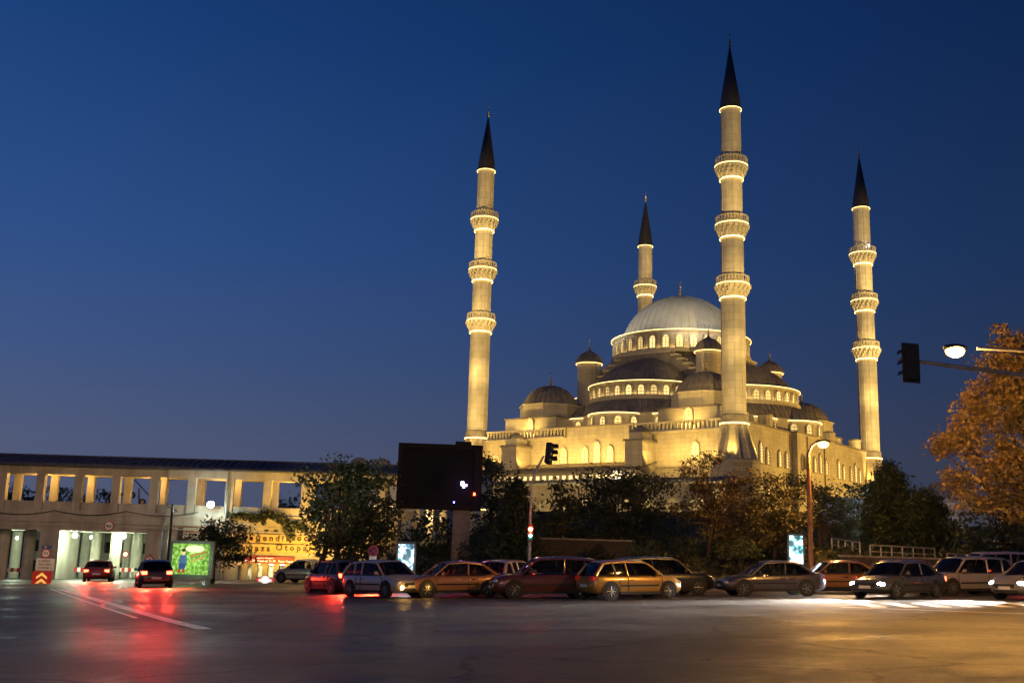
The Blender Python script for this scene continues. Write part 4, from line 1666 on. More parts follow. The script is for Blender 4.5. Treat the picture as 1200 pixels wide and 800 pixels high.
# ------------------------------------------------------------------ backlit posters
def city_light(label, pxa, pxb, pya, pyb, Y, seed, tint):
    a, c = P(pxa, pyb, Y), P(pxb, pya, Y)
    X = (a.x + c.x) / 2
    z0_ = hgt(X, Y) if Y > 57 else road_z(X) + .12
    r_ = thing('poster_stand', label, 'poster stand', (X, Y, z0_))
    h = (c.x - a.x) / 2
    lo, hi = a.z - z0_, c.z - z0_
    m = MB()
    m.box(-h - .1, -h, -.02, .22, lo - .12, hi + .12)
    m.box(h, h + .1, -.02, .22, lo - .12, hi + .12)
    m.box(-h, h, -.02, .22, hi, hi + .12)
    m.box(-h, h, -.02, .22, lo - .12, lo)
    m.build('frame', M_dark, r_)
    m = MB()
    m.box(-h * .6, h * .6, .02, .18, 0, max(.05, lo - .12))
    m.build('foot', M_dark, r_)
    mt = bpy.data.materials.new('backlit poster print')
    mt.use_nodes = True
    t = mt.node_tree
    b = t.nodes['Principled BSDF']
    tcn = t.nodes.new('ShaderNodeTexCoord')
    mpn = t.nodes.new('ShaderNodeMapping')
    mpn.inputs['Location'].default_value = (seed, seed * .7, seed * .3)
    t.links.new(tcn.outputs['Object'], mpn.inputs[0])
    nn = t.nodes.new('ShaderNodeTexNoise')
    nn.inputs['Scale'].default_value = 2.4
    nn.inputs['Detail'].default_value = 4
    t.links.new(mpn.outputs[0], nn.inputs['Vector'])
    cr = t.nodes.new('ShaderNodeValToRGB')
    ce = cr.color_ramp.elements
    ce[0].position, ce[0].color = .38, (.02, .05, .06, 1)
    ce[1].position, ce[1].color = .52, (.85, .95, 1, 1)
    e = ce.new(.44)
    e.color = (*tint, 1)
    t.links.new(nn.outputs[0], cr.inputs[0])
    t.links.new(cr.outputs[0], b.inputs['Base Color'])
    t.links.new(cr.outputs[0], b.inputs['Emission Color'])
    b.inputs['Emission Strength'].default_value = 1.5
    m = MB()
    m.box(-h, h, 0, .2, lo, hi)
    m.build('poster', mt, r_)
    light('poster_glow', 'POINT', (0, -.8, (lo + hi) / 2), 50, (.85, .95, 1), radius=.5, parent=r_)


city_light('bright white and blue backlit poster stand under the broadleaf tree', 465.5, 485.5, 637.5, 671, 53.6, 3.3, (.10, .25, .35))
city_light('narrow teal and white backlit poster stand beside the orange street lamp pole', 925.5, 940.5, 627.5, 660, 55.4, 8.1, (.05, .35, .38))

# ------------------------------------------------------------------ big dark video screen on its column
SY = 60.0
a, c = P(464, 595, SY), P(566, 522, SY)
X = (a.x + c.x) / 2
z0_ = hgt(X, SY)
scn = thing('video_screen', 'big dark video screen on a clad column with coloured lights in one corner', 'screen', (X, SY, z0_), R(3))
hw, lo, hi = (c.x - a.x) / 2, a.z - z0_, c.z - z0_
m = MB()
fr = .27
m.box(-hw, -hw + fr, -.25, .7, lo, hi)
m.box(hw - fr * 1.6, hw, -.25, .7, lo, hi)
m.box(-hw + fr, hw - fr * 1.6, -.25, .7, hi - fr, hi)
m.box(-hw + fr, hw - fr * 1.6, -.25, .7, lo, lo + fr)
m.box(-hw + fr, hw - fr * 1.6, .15, .68, lo + fr, hi - fr)
for k in range(1, 4):
    m.box(hw - fr * 1.6, hw + .01, -.262, -.25, lo + k * (hi - lo) / 4 - .015, lo + k * (hi - lo) / 4 + .015)
m.box(hw - 1.55, hw - .65, -.1, .5, hi, hi + .2)
m.build('frame', pmat('brown black cladding', (.012, .011, .011), .7, noise=.2, nscale=3, spec=.2), scn)
m = MB()
m.box(-hw + fr, hw - fr * 1.6, -.12, .14, lo + fr, hi - fr)
so_ = m.build('screen', pmat('dark led panel', (.004, .005, .008), .5, noise=.2, nscale=30, spec=.12), scn)
for name, (px, py), r_, cc, es in (('lit_logo', (542, 566), .085, (.75, .55, 1), 14), ('lit_logo', (543.5, 569.5), .06, (.5, .85, .8), 8), ('lit_logo', (546.5, 568), .05, (.75, .4, 1), 6), ('red_light', (556, 578.5), .05, (1, .05, .02), 30), ('blue_light', (532, 588), .035, (.1, .1, 1), 22)):
    p = P(px, py, SY - .3)
    lx_ = (p.x - X) * math.cos(R(3)) + (p.y - SY) * math.sin(R(3))
    m = MB()
    m.box(lx_ - r_, lx_ + r_, -.29 if px > 550 else -.16, -.12, p.z - z0_ - r_ * 1.3, p.z - z0_ + r_ * 1.3)
    m.build(name, emat('screen ' + name, cc, es), so_)
p = P(543, 567, SY - 1.2)
light('screen_glow', 'POINT', (p.x, p.y, p.z), 14, (.5, .15, 1), radius=.1)
cpx = (P(529.5, 640, SY).x + P(549, 640, SY).x) / 2 - X
m = MB()
for k in range(6):
    z_a, z_b = -.3 + (lo + .3) * k / 6, -.3 + (lo + .3) * (k + 1) / 6 - .02
    m.box(cpx - .47, cpx + .47, -.05, .65, z_a, z_b)
m.box(cpx - .44, cpx + .44, -.02, .62, -.3, lo)
m.build('column', pmat('grey brown cladding', (.17, .145, .125), .6, noise=.2, nscale=2), scn)


# ------------------------------------------------------------------ traffic signals and street lamps
def signal_head(parent, at_, rz, lit=None, back=True):
    """three aspect head, lenses towards its own -Y"""
    m = MB()
    m.box(-.17, .17, -.12, .16, -.5, .5)
    if back:
        m.box(-.26, .26, .0, .02, -.6, .6)
    h = m.build('signal_head', M_dark, parent)
    h.location = at_
    h.rotation_euler = (0, 0, rz)
    for k, (z, cc) in enumerate(((.32, (1, .05, .02)), (0, (1, .5, .05)), (-.32, (.1, 1, .6)))):
        m = MB()
        m.lathe([(.125, 0), (.10, .03), (0, .04)], 18)
        m.xf(Matrix.Translation((0, -.12, z)) @ Matrix.Rotation(PI / 2, 4, 'X'))
        on = lit == k
        m.build('lens', emat('signal lens lit', cc, 25) if on else pmat('signal lens', tuple(v * .12 + .01 for v in cc), .25, noise=.1), h)
        m = MB()
        m.lathe([(.15, 0), (.15, .26)], 18, a0=0, a1=PI, cap=False)
        m.lathe([(.16, 0), (.16, .26)], 18, a0=0, a1=PI, cap=False)
        m.xf(Matrix.Translation((0, -.12, z)) @ Matrix.Rotation(PI / 2, 4, 'X'))
        m.build('visor', M_dark, h)
    return h


TY = 51.5
p = P(620.5, 660, TY)
X, z0_ = p.x, road_z(p.x) + .0
ts = thing('traffic_signal', 'slim grey signal mast with bent arm, high head seen sideways and low red light', 'traffic light', (X, TY, z0_))
zz = lambda px, py: (P(px, py, TY).x - X, 0, P(px, py, TY).z - z0_)
m = MB()
m.tube((0, 0, 0), zz(621.5, 600), .085, .07, 12)
m.path([zz(621.5, 600), zz(623, 567), zz(626, 556), zz(634, 540), zz(637, 534)], .055, 10)
m.lathe([(.2, 0), (.18, .06), (.1, .1)], 14)
m.build('mast', M_steel, ts, smooth=50)
hd = signal_head(ts, zz(644, 531), R(52), None, False)
hd.rotation_euler = (0, R(14), R(68))
lowh = signal_head(ts, (0.0, -.26, zz(622, 624)[2]), R(0), None, False)
lowh.scale = (.75, .75, .8)
m = MB()
m.ball((0, -.44, zz(622, 620)[2]), .10, 12)
m.build('red_lamp', emat('red signal lamp', (1, .06, .03), 60), ts)
m = MB()
m.ball((0, -.44, zz(622, 627.5)[2]), .07, 12)
m.build('green_lamp', emat('cyan signal lamp', (.2, .95, 1), 28), ts)
light('signal_glow', 'POINT', (X, TY - .9, P(622, 620, TY).z), 40, (1, .06, .03), radius=.12)

# arm signal at the right, seen from behind
AY = 26.0
p = P(1310, 600, AY)
X, z0_ = p.x, road_z(p.x)
ta = thing('overhead_signal', 'signal head seen from behind at the tip of a long mast arm at right', 'traffic light', (X, AY, z0_))
zz = lambda px, py: (P(px, py, AY).x - X, 0, P(px, py, AY).z - z0_)
m = MB()
m.tube((0, 0, 0), (0, 0, zz(1310, 452)[2]), .12, .10, 12)
m.tube((0, 0, zz(1310, 456)[2] - .1), zz(1200, 440), .07, .06, 10)
m.tube(zz(1200, 440), zz(1054, 420.5), .06, .045, 10)
m.build('mast_arm', M_steel, ta, smooth=50)
h = signal_head(ta, zz(1065.5, 426), R(180 + 14), None, True)
h.scale = (.92, .92, .83)
h.location.y = -.09
m = MB()
for z in (-.3, .3):
    m.box(-.05, .05, -.24, .02, z - .03, z + .03)
m.build('head_bracket', M_steel, h)


def street_lamp(label, X, Y, z0_, pole_h, arm, head, power, rpole=.09, mat=M_steel, color=SODIUM, group='orange street lamps'):
    r_ = thing('street_lamp', label, 'street lamp', (X, Y, z0_), 0, group)
    m = MB()
    m.tube((0, 0, 0), (0, 0, pole_h), rpole * 1.25, rpole * .8, 12)
    m.lathe([(rpole * 2, 0), (rpole * 1.8, .5), (rpole * 1.3, .6)], 12)
    m.build('pole', mat, r_, smooth=50)
    m = MB()
    hx, hz = head
    pts = [(0, 0, pole_h - .1), (hx * .25, 0, pole_h + (hz - pole_h) * .7), (hx * .6, 0, hz + .02), (hx * .85, 0, hz + .05)]
    m.path(pts, rpole * .55, 8)
    m.build('arm', mat, r_, smooth=50)
    m = MB()
    sg = 1 if hx > 0 else -1
    m.ball((hx, 0, hz + .06), .4, 16, (1, .5, .28))
    m.build('head', M_dark, r_, smooth=50)
    m = MB()
    m.ball((hx, 0, hz - .06), .30, 16, (1.05, .8, .7))
    m.build('bulb', emat('sodium bulb', (1, .58, .13), 8), r_, smooth=60)
    light('bulb_light', 'POINT', (hx, 0, hz - .35), power, color, radius=.25, parent=r_)
    return r_


LY = 34.0
hp = P(1119, 409, LY)
X = P(1300, 500, LY).x
street_lamp('brightly burning orange street lamp reaching in from the right edge above the signal arm', X, LY, road_z(X), P(1290, 425, LY).z - road_z(X), 0, (hp.x - X, hp.z - road_z(X)), 6000)
LY = 57.0
hp = P(964.5, 518.5, LY)
bp_ = P(950, 650, LY)
street_lamp('lit street lamp on a tall rusty orange pole in front of the mosque side wall', bp_.x, LY, hgt(bp_.x, LY), P(948, 530, LY).z - hgt(bp_.x, LY), 0, (hp.x - bp_.x, hp.z - hgt(bp_.x, LY)), 3000, .12, pmat('rusty pole', (.30, .13, .05), .6, noise=.3, nscale=4))
# the next lamp of the row stands behind the camera and lights the near sides of the parked cars
street_lamp('street lamp of the same row standing behind the viewpoint', 2, -6, road_z(2), 8.6, 0, (2.2, 9.0), 6500)
lm = street_lamp('unseen added light mast at the left behind the viewpoint', -14, -10, road_z(-14), 9.6, 0, (1.6, 10.0), 9000, color=(1, .86, .62), group=None)  # unseen mast, added to brighten the broadleaf tree
light('added_tree_beam', 'SPOT', (1.6, 0, 9.6), 60000, (1, .92, .74), (2.6, 69, 7.2), 9.5, .6, .3, lm)  # added narrow beam on the tree crown

# bus stop style sign: no stopping
p = P(433, 660, 52.2)
X = p.x
r_ = thing('no_stopping_sign', 'round no stopping sign with a small tow plate before the broadleaf tree', 'sign', (X, 53.4, road_z(X) + .12))
zf = lambda py: P(433, py, 53.4).z - road_z(X) - .12
m = MB()
m.tube((0, .05, 0), (0, .05, zf(640)), .03)
m.build('post', M_steel, r_)
m = MB()
m.lathe([(.27, 0), (.27, .03)], 24)
m.lathe([(.21, .03), (.21, .036)], 24, mi=1)
m.xf(Matrix.Rotation(PI / 2, 4, 'X'))
m.build('disc', [M_red, pmat('sign blue', (.03, .05, .16), .5, noise=.1)], r_).location = (0, 0, zf(645))
m = MB()
for s_ in (-1, 1):
    m.tube((-.15, -.045, s_ * .15), (.15, -.045, -s_ * .15), .022)
m.build('cross', M_red, r_).location = (0, 0, zf(645))
m = MB()
m.box(-.18, .18, -.02, .02, zf(655.5), zf(650.5))
m.box(-.12, .06, -.03, -.02, zf(654.5), zf(653))
m.build('tow_plate', M_white, r_)
# ------------------------------------------------------------------ cars
SPEC = dict(
    sedan=dict(L=4.4, W=1.76, H=1.44, belt=.90, hood=.86, trunk=.95, wb=.98, rf=.30, rr=-1.05, rb=-1.72, wl=(1.36, -1.30)),
    hatch=dict(L=4.0, W=1.74, H=1.48, belt=.92, hood=.92, trunk=.93, wb=1.02, rf=.30, rr=-1.45, rb=-1.90, wl=(1.27, -1.26)),
    wagon=dict(L=4.5, W=1.80, H=1.60, belt=.97, hood=.98, trunk=.98, wb=1.05, rf=.35, rr=-1.85, rb=-2.16, wl=(1.38, -1.33)),
    van=dict(L=4.3, W=1.80, H=1.82, belt=1.02, hood=1.02, trunk=1.0, wb=1.35, rf=.75, rr=-1.95, rb=-2.10, wl=(1.32, -1.35)),
)


def loft(m, secs, mi=0, caps=True):
    k = len(secs[0])
    vs = [p for s in secs for p in s]
    fs = []
    for j in range(len(secs) - 1):
        for i in range(k - 1):
            a, b = j * k + i, j * k + i + 1
            fs.append((a, b, b + k, a + k))
    if caps:
        fs.append(tuple(range(k - 1, -1, -1)))
        o = (len(secs) - 1) * k
        fs.append(tuple(range(o, o + k)))
    m.add(vs, fs, mi)


def mirror(half):
    return half + [(x, -y, z) for x, y, z in half[::-1] if abs(y) > 1e-6]


M_lampglass = pmat('lamp glass', (.5, .5, .5), .1, .3, noise=.1)
M_tail = emat('tail lamp dark', (1, .03, .02), .12, (.25, .01, .01))
M_tail_on = emat('tail lamp lit', (1, .05, .02), 22, (.3, .02, .02))
M_head_on = emat('headlamp lit', (1, .95, .86), 60, (.8, .8, .8))
M_fog_on = emat('amber lamp lit', (1, .55, .12), 40, (.8, .5, .2))
M_plate = pmat('number plate', (.6, .6, .58), .4, noise=.05)
M_rim = pmat('alloy rim', (.16, .16, .165), .4, .6, noise=.1)


def car(label, kind, color, X, Y, heading, group, lights='off', rough=.28, beam=0, tailglow=0):
    q = SPEC[kind]
    Lh, hw = q['L'] / 2, q['W'] / 2
    paint = pmat('car paint', color, rough, .25, coat=.8, noise=.06, nscale=30)
    root = thing('car', label, 'car', (X, Y, road_z(X) + .006), 0, group)
    root.rotation_euler = (Matrix.Rotation(-math.atan(.03), 3, 'Y') @ Matrix.Rotation(R(heading), 3, 'Z')).to_euler()
    b, hd, tr = q['belt'], q['hood'], q['trunk']
    st = [(-Lh, .40, tr - .30, .78), (-Lh + .05, .30, tr - .10, .88), (-Lh + .18, .24, tr - .02, .95), (q['rb'] - .02, .20, tr, .985), (q['rr'], .19, b, 1.0), (0, .19, b, 1.0), (q['wb'] - .1, .19, b - .01, 1.0),
          (q['wb'] + .12, .19, b - .03, .995), (q['wb'] + .55, .20, hd - .04, .985), (Lh - .32, .22, hd - .13, .94), (Lh - .12, .25, hd - .21, .86), (Lh - .03, .30, hd - .30, .76), (Lh, .38, hd - .40, .68)]
    if st[3][0] <= st[2][0] + .05:
        st[3] = (st[2][0] + .06, .22, tr, .965)
    m = MB()
    secs = []
    for x, zb, zt, wf in st:
        ww = hw * wf
        hgt_ = zt - zb
        secs.append(mirror([(x, 0, zb), (x, ww * .80, zb), (x, ww * .95, zb + .09), (x, ww, zb + .40 * hgt_), (x, ww * .995, zb + .66 * hgt_), (x, ww * .965, zb + .86 * hgt_), (x, ww * .90, zt - .015), (x, ww * .60, zt + .02), (x, 0, zt + .035)]))
    secs = [s + [s[0]] for s in secs]
    loft(m, secs)
    m.build('body', paint, root, smooth=42)
    # glasshouse
    H = q['H']
    m = MB()
    gs = []
    for x, zr, wb_, wr in ((q['rb'], b + .01, .90, .84), (q['rr'] - .12, H - .13, .925, .77), (q['rr'] + .1, H - .05, .935, .75), ((q['rr'] + q['rf']) / 2, H, .94, .74), (q['rf'], H - .03, .935, .75), (q['rf'] + .18, H - .10, .93, .77), (q['wb'], b + .0, .90, .84)):
        gs.append(mirror([(x, hw * wb_, b - .05), (x, hw * (wb_ * .45 + wr * .55), b + (zr - b) * .6), (x, hw * wr, zr - .05), (x, hw * wr * .72, zr), (x, 0, zr + .015)]))
    gs = [[(x, y, z) for x, y, z in s] for s in gs]
    loft(m, [s + [s[0]] for s in gs])
    m.build('window', M_glass, root, smooth=35)
    for xs in (.05, -.85):
        for s_ in (-1, 1):
            m = MB()
            xs2 = max(xs, q['rb'] + .45)
            m.prism([(xs2 - .08, s_ * .37 - .21), (xs2 + .06, s_ * .37 - .21), (xs2 + .06, s_ * .37 + .21), (xs2 - .08, s_ * .37 + .21)], b - .06, b + .20, 0, [(xs2 - .14, s_ * .37 - .15), (xs2 - .04, s_ * .37 - .15), (xs2 - .04, s_ * .37 + .15), (xs2 - .14, s_ * .37 + .15)])
            m.ball((xs2 - .12, s_ * .37, b + .29), .12, 10, (.5, 1, .8))
            m.build('seat', M_seat, root, smooth=60)
    m = MB()
    m.box(q['wb'] - .42, q['wb'] - .30, -hw * .8, hw * .8, b - .05, b + .03)
    m.build('dashboard', M_black, root)
    m = MB()
    rs_ = []
    for x, zr in ((q['rr'] - .10, H - .10), (q['rr'] + .1, H - .035), ((q['rr'] + q['rf']) / 2, H + .015), (q['rf'], H - .015), (q['rf'] + .17, H - .085)):
        rs_.append(mirror([(x, hw * .775, zr - .10), (x, hw * .765, zr - .045), (x, hw * .56, zr + .012), (x, 0, zr + .03)]))
    loft(m, rs_, caps=False)
    m.build('roof', paint, root, smooth=50)
    for s_ in (-1, 1):
        y0, y1 = s_ * hw * .915, s_ * hw * .775
        xm = (q['wb'] + q['rb']) / 2 - .05
        pil = [((q['wb'] + .02, y0, b - .02), (q['rf'] + .12, y1, H - .12), .045, .04), ((q['rb'] + .02, y0, b - .02), (q['rr'] - .05, y1, H - .13), .075, .06),
               ((xm, s_ * hw * .945, b - .02), (xm - .06, s_ * hw * .78, H - .08), .045, .04)]
        if kind in ('wagon', 'van', 'hatch'):
            pil.append(((q['rr'] + .45, s_ * hw * .945, b - .02), (q['rr'] + .35, s_ * hw * .78, H - .09), .05, .05))
        for pa, pb, ra, rb_ in pil:
            m = MB()
            m.tube(pa, pb, ra, rb_, 6)
            m.build('pillar', paint, root, smooth=60)
    # trim, seams, handles
    for s_ in (-1, 1):
        m = MB()
        for x in (q['wb'] - .02, (q['wb'] + q['rb']) / 2 - .05, max(q['rr'] + .25, q['wl'][1] + .40)):
            m.box(x - .008, x + .008, s_ * hw * 1.0 - .012, s_ * hw * 1.0 + .004, .29, b - .10)
        m.box(q['wl'][1] + .38, q['wl'][0] - .38, s_ * hw - .05, s_ * hw + .01, .20, .30)
        m.box(q['wl'][1] + .42, q['wl'][0] - .42, s_ * hw - .02, s_ * hw + .022, .50, .56)
        m.build('side_trim', M_black, root)
    for s_ in (-1, 1):
        for x in ((q['wb'] + q['rb']) / 2 + .12, max(q['rr'] + .42, q['wl'][1] + .55)):
            m = MB()
            m.box(x - .10, x + .08, s_ * hw * .985 - .015, s_ * hw * .985 + .035, b - .20, b - .16)
            m.build('door_handle', M_chrome if kind == 'sedan' else paint, root)
        m = MB()
        m.ball((q['wb'] - .28, s_ * (hw + .07), b + .06), .11, 10, (.7, 1.0, .75))
        m.tube((q['wb'] - .25, s_ * hw * .93, b + .0), (q['wb'] - .27, s_ * (hw + .03), b + .04), .03)
        m.build('mirror', paint, root, smooth=60)
    # bumpers and grille
    m = MB()
    m.box(Lh - .06, Lh + .012, -hw * .50, hw * .50, .46, .60)
    m.box(Lh - .06, Lh + .015, -hw * .60, hw * .60, .28, .38)
    m.build('grille', M_black, root)
    for s_ in (-1, 1):
        m = MB()
        m.box(Lh + .012 if s_ > 0 else -Lh - .03, Lh + .03 if s_ > 0 else -Lh + .01, -.26, .26, .47 if s_ < 0 else .40, .58 if s_ < 0 else .51)
        m.build('number_plate', M_plate, root)
    # lamps
    for s_ in (-1, 1):
        m = MB()
        m.ball((Lh - .17, s_ * hw * .70, hd - .30), .15, 12, (.95, 1.15, .62))
        m.build('headlight', M_head_on if lights in ('head', 'both') else M_lampglass, root, smooth=60)
        if lights == 'fog':
            m = MB()
            m.ball((Lh - .06, s_ * hw * .62, .42), .10, 12)
            m.build('fog_light', M_fog_on, root, smooth=60)
            light('fog_beam', 'POINT', (Lh + .3, s_ * hw * .62, .45), 10, (1, .5, .1), radius=.1, parent=root)
        m = MB()
        z_ = tr - .16 if kind == 'sedan' else b - .06
        if kind in ('wagon', 'van'):
            m.box(-Lh + .01, -Lh + .16, s_ * hw * .80 - .10, s_ * hw * .80 + .10, z_ - .22, z_ + .10)
        else:
            m.box(-Lh + .01, -Lh + .16, s_ * hw * .74 - .15, s_ * hw * .74 + .13, z_ - .14, z_ + .03)
        m.build('taillight', M_tail_on if lights in ('tail', 'both') else M_tail, root)
        if beam:
            a = Vector((Lh + .12, s_ * hw * .70, hd - .28))
            light('headlight_beam', 'SPOT', a, beam, (1, .96, .90), a + Vector((10, s_ * .3, -.85)), 60, .9, .07, root)
        if tailglow:
            light('taillight_glow', 'SPOT', (-Lh - .1, s_ * hw * .74, z_), tailglow, (1, .045, .02), (-Lh - 6, s_ * hw * .9, .1), 130, .6, .1, root)
    # wheels
    for xw in q['wl']:
        for s_ in (-1, 1):
            r_ = .315 if kind != 'wagon' else .335
            m = MB()
            m.lathe([(r_ * 1.16, -.012), (r_ * 1.16, .006)], 28)
            m.xf(Matrix.Translation((xw, s_ * (hw + .001), r_ + .03)) @ Matrix.Rotation(PI / 2, 4, 'X'))
            m.build('wheel_arch', M_black, root)
            m = MB()
            m.lathe([(r_ * .62, -.10), (r_ * .92, -.10), (r_, -.06), (r_, .06), (r_ * .94, .09), (r_ * .66, .10)], 28, cap=False)
            rot = Matrix.Translation((xw, s_ * (hw - .075), r_)) @ Matrix.Rotation(-s_ * PI / 2, 4, 'X')
            m.xf(rot)
            w_ = m.build('wheel', M_black, root, smooth=40)
            m = MB()
            m.lathe([(r_ * .66, .085), (r_ * .60, .095), (r_ * .58, .05)], 24, cap=False)
            m.lathe([(r_ * .18, .06), (r_ * .16, .095), (0, .10)], 14)
            ns = {'sedan': 5, 'hatch': 7, 'wagon': 6, 'van': 9}[kind] + (1 if color[0] > .2 else 0)
            for k in range(ns):
                a = 2 * PI * k / ns
                m.tube((0, 0, .082), (r_ * .60 * math.cos(a), r_ * .60 * math.sin(a), .075), .035, .03, 6)
            m.xf(rot)
            m.build('rim', M_rim, w_, smooth=40)
    return root


PK = 'cars parked along the kerb'
TRF = 'cars in the evening traffic'


def cpos(px, Y):
    return P(px, 660, Y).x


car('silver hatchback with glowing amber lamps, leftmost of the parked row under the broadleaf tree', 'hatch', (.42, .38, .36), cpos(452, 45.5), 45.5, -48, PK, 'fog')
car('maroon and gold looking sedan facing left beside the amber lit hatchback', 'sedan', (.36, .17, .08), cpos(531, 45.5), 45.5, 202, PK)
car('silver hatchback showing its dark rear window between the sedan and the dark wagon', 'hatch', (.40, .38, .38), cpos(597, 49.5), 49.5, 62, PK)
car('dark brown red station wagon facing left in front of the traffic signal mast', 'wagon', (.10, .028, .022), cpos(640, 44.2), 44.2, 188, PK)
car('golden hatchback turned away with its rear window to the left', 'hatch', (.36, .21, .05), cpos(738, 43.2), 43.2, 22, PK)
car('black estate car hidden behind the golden hatchback', 'wagon', (.02, .02, .022), cpos(775, 47.5), 47.5, 12, PK)
car('dark violet grey sedan facing left below the street lamp pole', 'sedan', (.055, .045, .055), cpos(902, 46.5), 46.5, 184, PK)
car('bronze sedan just right of the orange lamp pole', 'sedan', (.30, .13, .035), cpos(978, 50.0), 50.0, 181, PK)
car('black sedan with a yellow edge to its roof in the second row at right', 'sedan', (.025, .022, .02), cpos(1098, 53.0), 51.0, 176, PK)
car('pale square van at the far right of the parked row', 'van', (.42, .38, .40), cpos(1160, 51.5), 51.0, 182, PK)
car('brown car in the middle of the far right row, behind the lit headlights', 'hatch', (.16, .085, .04), cpos(1040, 52.0), 51.3, 190, PK)
# traffic with lit headlights and tail lamps
car('dark car with two brilliant white headlights heading left on the main road', 'sedan', (.06, .06, .065), cpos(1052, 44.0), 44.0, 216, TRF, 'both', beam=16000)
car('grey hatchback with lit white headlights entering at the right frame edge', 'hatch', (.18, .17, .17), cpos(1218, 42.0), 42.0, 206, TRF, 'both', beam=16000)
car('silver car on the right road behind the brilliant headlights, its own lamps lit', 'wagon', (.30, .29, .28), cpos(1128, 47.0), 47.0, 200, TRF, 'both', beam=9000)
for lab, kd, cc, px, Y, hd_ in (('black hatchback with red tail lamps before the blank concrete wall', 'hatch', (.05, .045, .045), 182, 61, 112),
                               ('dark red car with lit tail lamps entering the underpass', 'sedan', (.20, .02, .015), 118, 76, 105),
                               ('dark car with red tail lamps before the broadleaf tree trunks', 'hatch', (.06, .03, .03), 396, 51, 124)):
    car(lab, kd, cc, cpos(px, Y), Y, hd_, TRF, 'tail', tailglow=1900)
car('small pale car parked before the shop front beside the red and white lightbox', 'hatch', (.5, .42, .33), cpos(359, 71), 71, 160, PK)

# red and white lightbox standing in front of the shop
p = P(310, 690, 70)
lb = thing('lightbox_sign', 'red and white lit box sign standing on the ground before the shop', 'sign', (p.x, 70, road_z(p.x)))
z_a, z_b = P(310, 690, 70).z - road_z(p.x), P(310, 676, 70).z - road_z(p.x)
z_a = max(z_a, .05)
m = MB()
m.box(-.62, .62, 0, .25, z_a, z_b)
m.build('frame', M_white, lb)
m = MB()
m.box(-.55, .55, -.02, 0, z_a + .06, z_b - .06)
m.build('face', emat('red lit face', (.75, .05, .03), .9), lb)
m = MB()
zc = (z_a + z_b) / 2
m.prism([(.26 * math.cos(k * PI / 4 + PI / 8), zc + .26 * math.sin(k * PI / 4 + PI / 8)) for k in range(8)], .02, .04)
m.box(-.40, .40, zc - .10, zc + .05, .021, .045)
m.v = [(x, -z, y) for x, y, z in m.v]
m.build('emblem', emat('white lit emblem', (1, .95, .85), 1.1), lb)

# ------------------------------------------------------------------ garden walls, railings, buildings on the slope
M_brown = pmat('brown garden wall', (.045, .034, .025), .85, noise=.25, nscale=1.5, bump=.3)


def wall_run(name, label, pxa, pxb, Y, ytop, th=.3, mat=M_brown, ybot=None, dY=0):
    a, c = P(pxa, ytop, Y), P(pxb, ytop + (pxb - pxa) * .0293, Y + dY)
    m = MB()
    z0_ = min(hgt(a.x, Y), hgt(c.x, Y + dY)) - .4
    vs = []
    for z in (0, 1):
        for (x, y, zt) in ((a.x, Y, a.z), (c.x, Y + dY, c.z), (c.x, Y + dY + th, c.z), (a.x, Y + th, a.z)):
            vs.append((x, y, zt if z else z0_))
    m.add(vs, [(0, 3, 2, 1), (4, 5, 6, 7), (0, 1, 5, 4), (1, 2, 6, 5), (2, 3, 7, 6), (3, 0, 4, 7)])
    n = 8
    cp = MB()
    vs = [(x + dx, y + dyy, z + dz) for dz in (.002, .1) for (x, y, z, dx, dyy) in ((a.x, Y, a.z, -.05, -.06), (c.x, Y + dY, c.z, .05, -.06), (c.x, Y + dY + th, c.z, .05, .06), (a.x, Y + th, a.z, -.05, .06))]
    cp.add(vs, [(0, 3, 2, 1), (4, 5, 6, 7), (0, 1, 5, 4), (1, 2, 6, 5), (2, 3, 7, 6), (3, 0, 4, 7)])
    root = thing(name, label, 'wall', (0, 0, 0))
    root.location = (a.x, Y, z0_)
    off = (a.x, Y, z0_)
    m.build('wall', mat, root, off=off)
    cp.build('coping', M_pave, root, off=off)


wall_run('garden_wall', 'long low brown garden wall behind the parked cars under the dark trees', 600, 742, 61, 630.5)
wall_run('retaining_wall', 'bluish grey retaining wall below the mosque side wall, right of the orange lamp pole', 965, 1032, 98, 583, mat=pmat('bluish concrete', (.42, .43, .50), .85, noise=.15, nscale=.6, bump=.2))
wall_run('low_wall', 'low stone wall at the foot of the right railing', 985, 1180, 57.5, 652, mat=pmat('dry stone', (.07, .055, .04), .9, noise=.4, nscale=3, bump=.6))


def railing(label, pts, hgt_, n):
    """pts: (px, py at the foot, Y)"""
    w_ = [P(a, b, c) for a, b, c in pts]
    root = thing('railing', label, 'railing', w_[0])
    o3 = w_[0]
    up = Vector((0, 0, hgt_))
    m = MB()
    for p, q in zip(w_[:-1], w_[1:]):
        for k in (1.0, .5):
            m.tube(p - o3 + up * k, q - o3 + up * k, .045 if k == 1 else .03, n=6)
    m.build('rail', M_steel, root)
    tot = len(w_) - 1
    for k in range(n + 1):
        s = k / n * tot
        i = min(int(s), tot - 1)
        p = w_[i].lerp(w_[i + 1], s - i)
        m = MB()
        m.tube(p - o3 + Vector((0, 0, -.5)), p - o3 + up, .04, n=6)
        m.build('post', M_steel, root)


railing('pale steel railing above the low wall in front of the cone shaped conifers', [(1020, 653, 60), (1096, 657, 60)], .68, 6)
railing('steel ramp railing climbing left of the conifers', [(975, 645, 66), (1008, 651, 62)], .75, 4)
railing('short low railing by the right edge hedge', [(1110, 656, 60), (1152, 658, 60)], .35, 4)

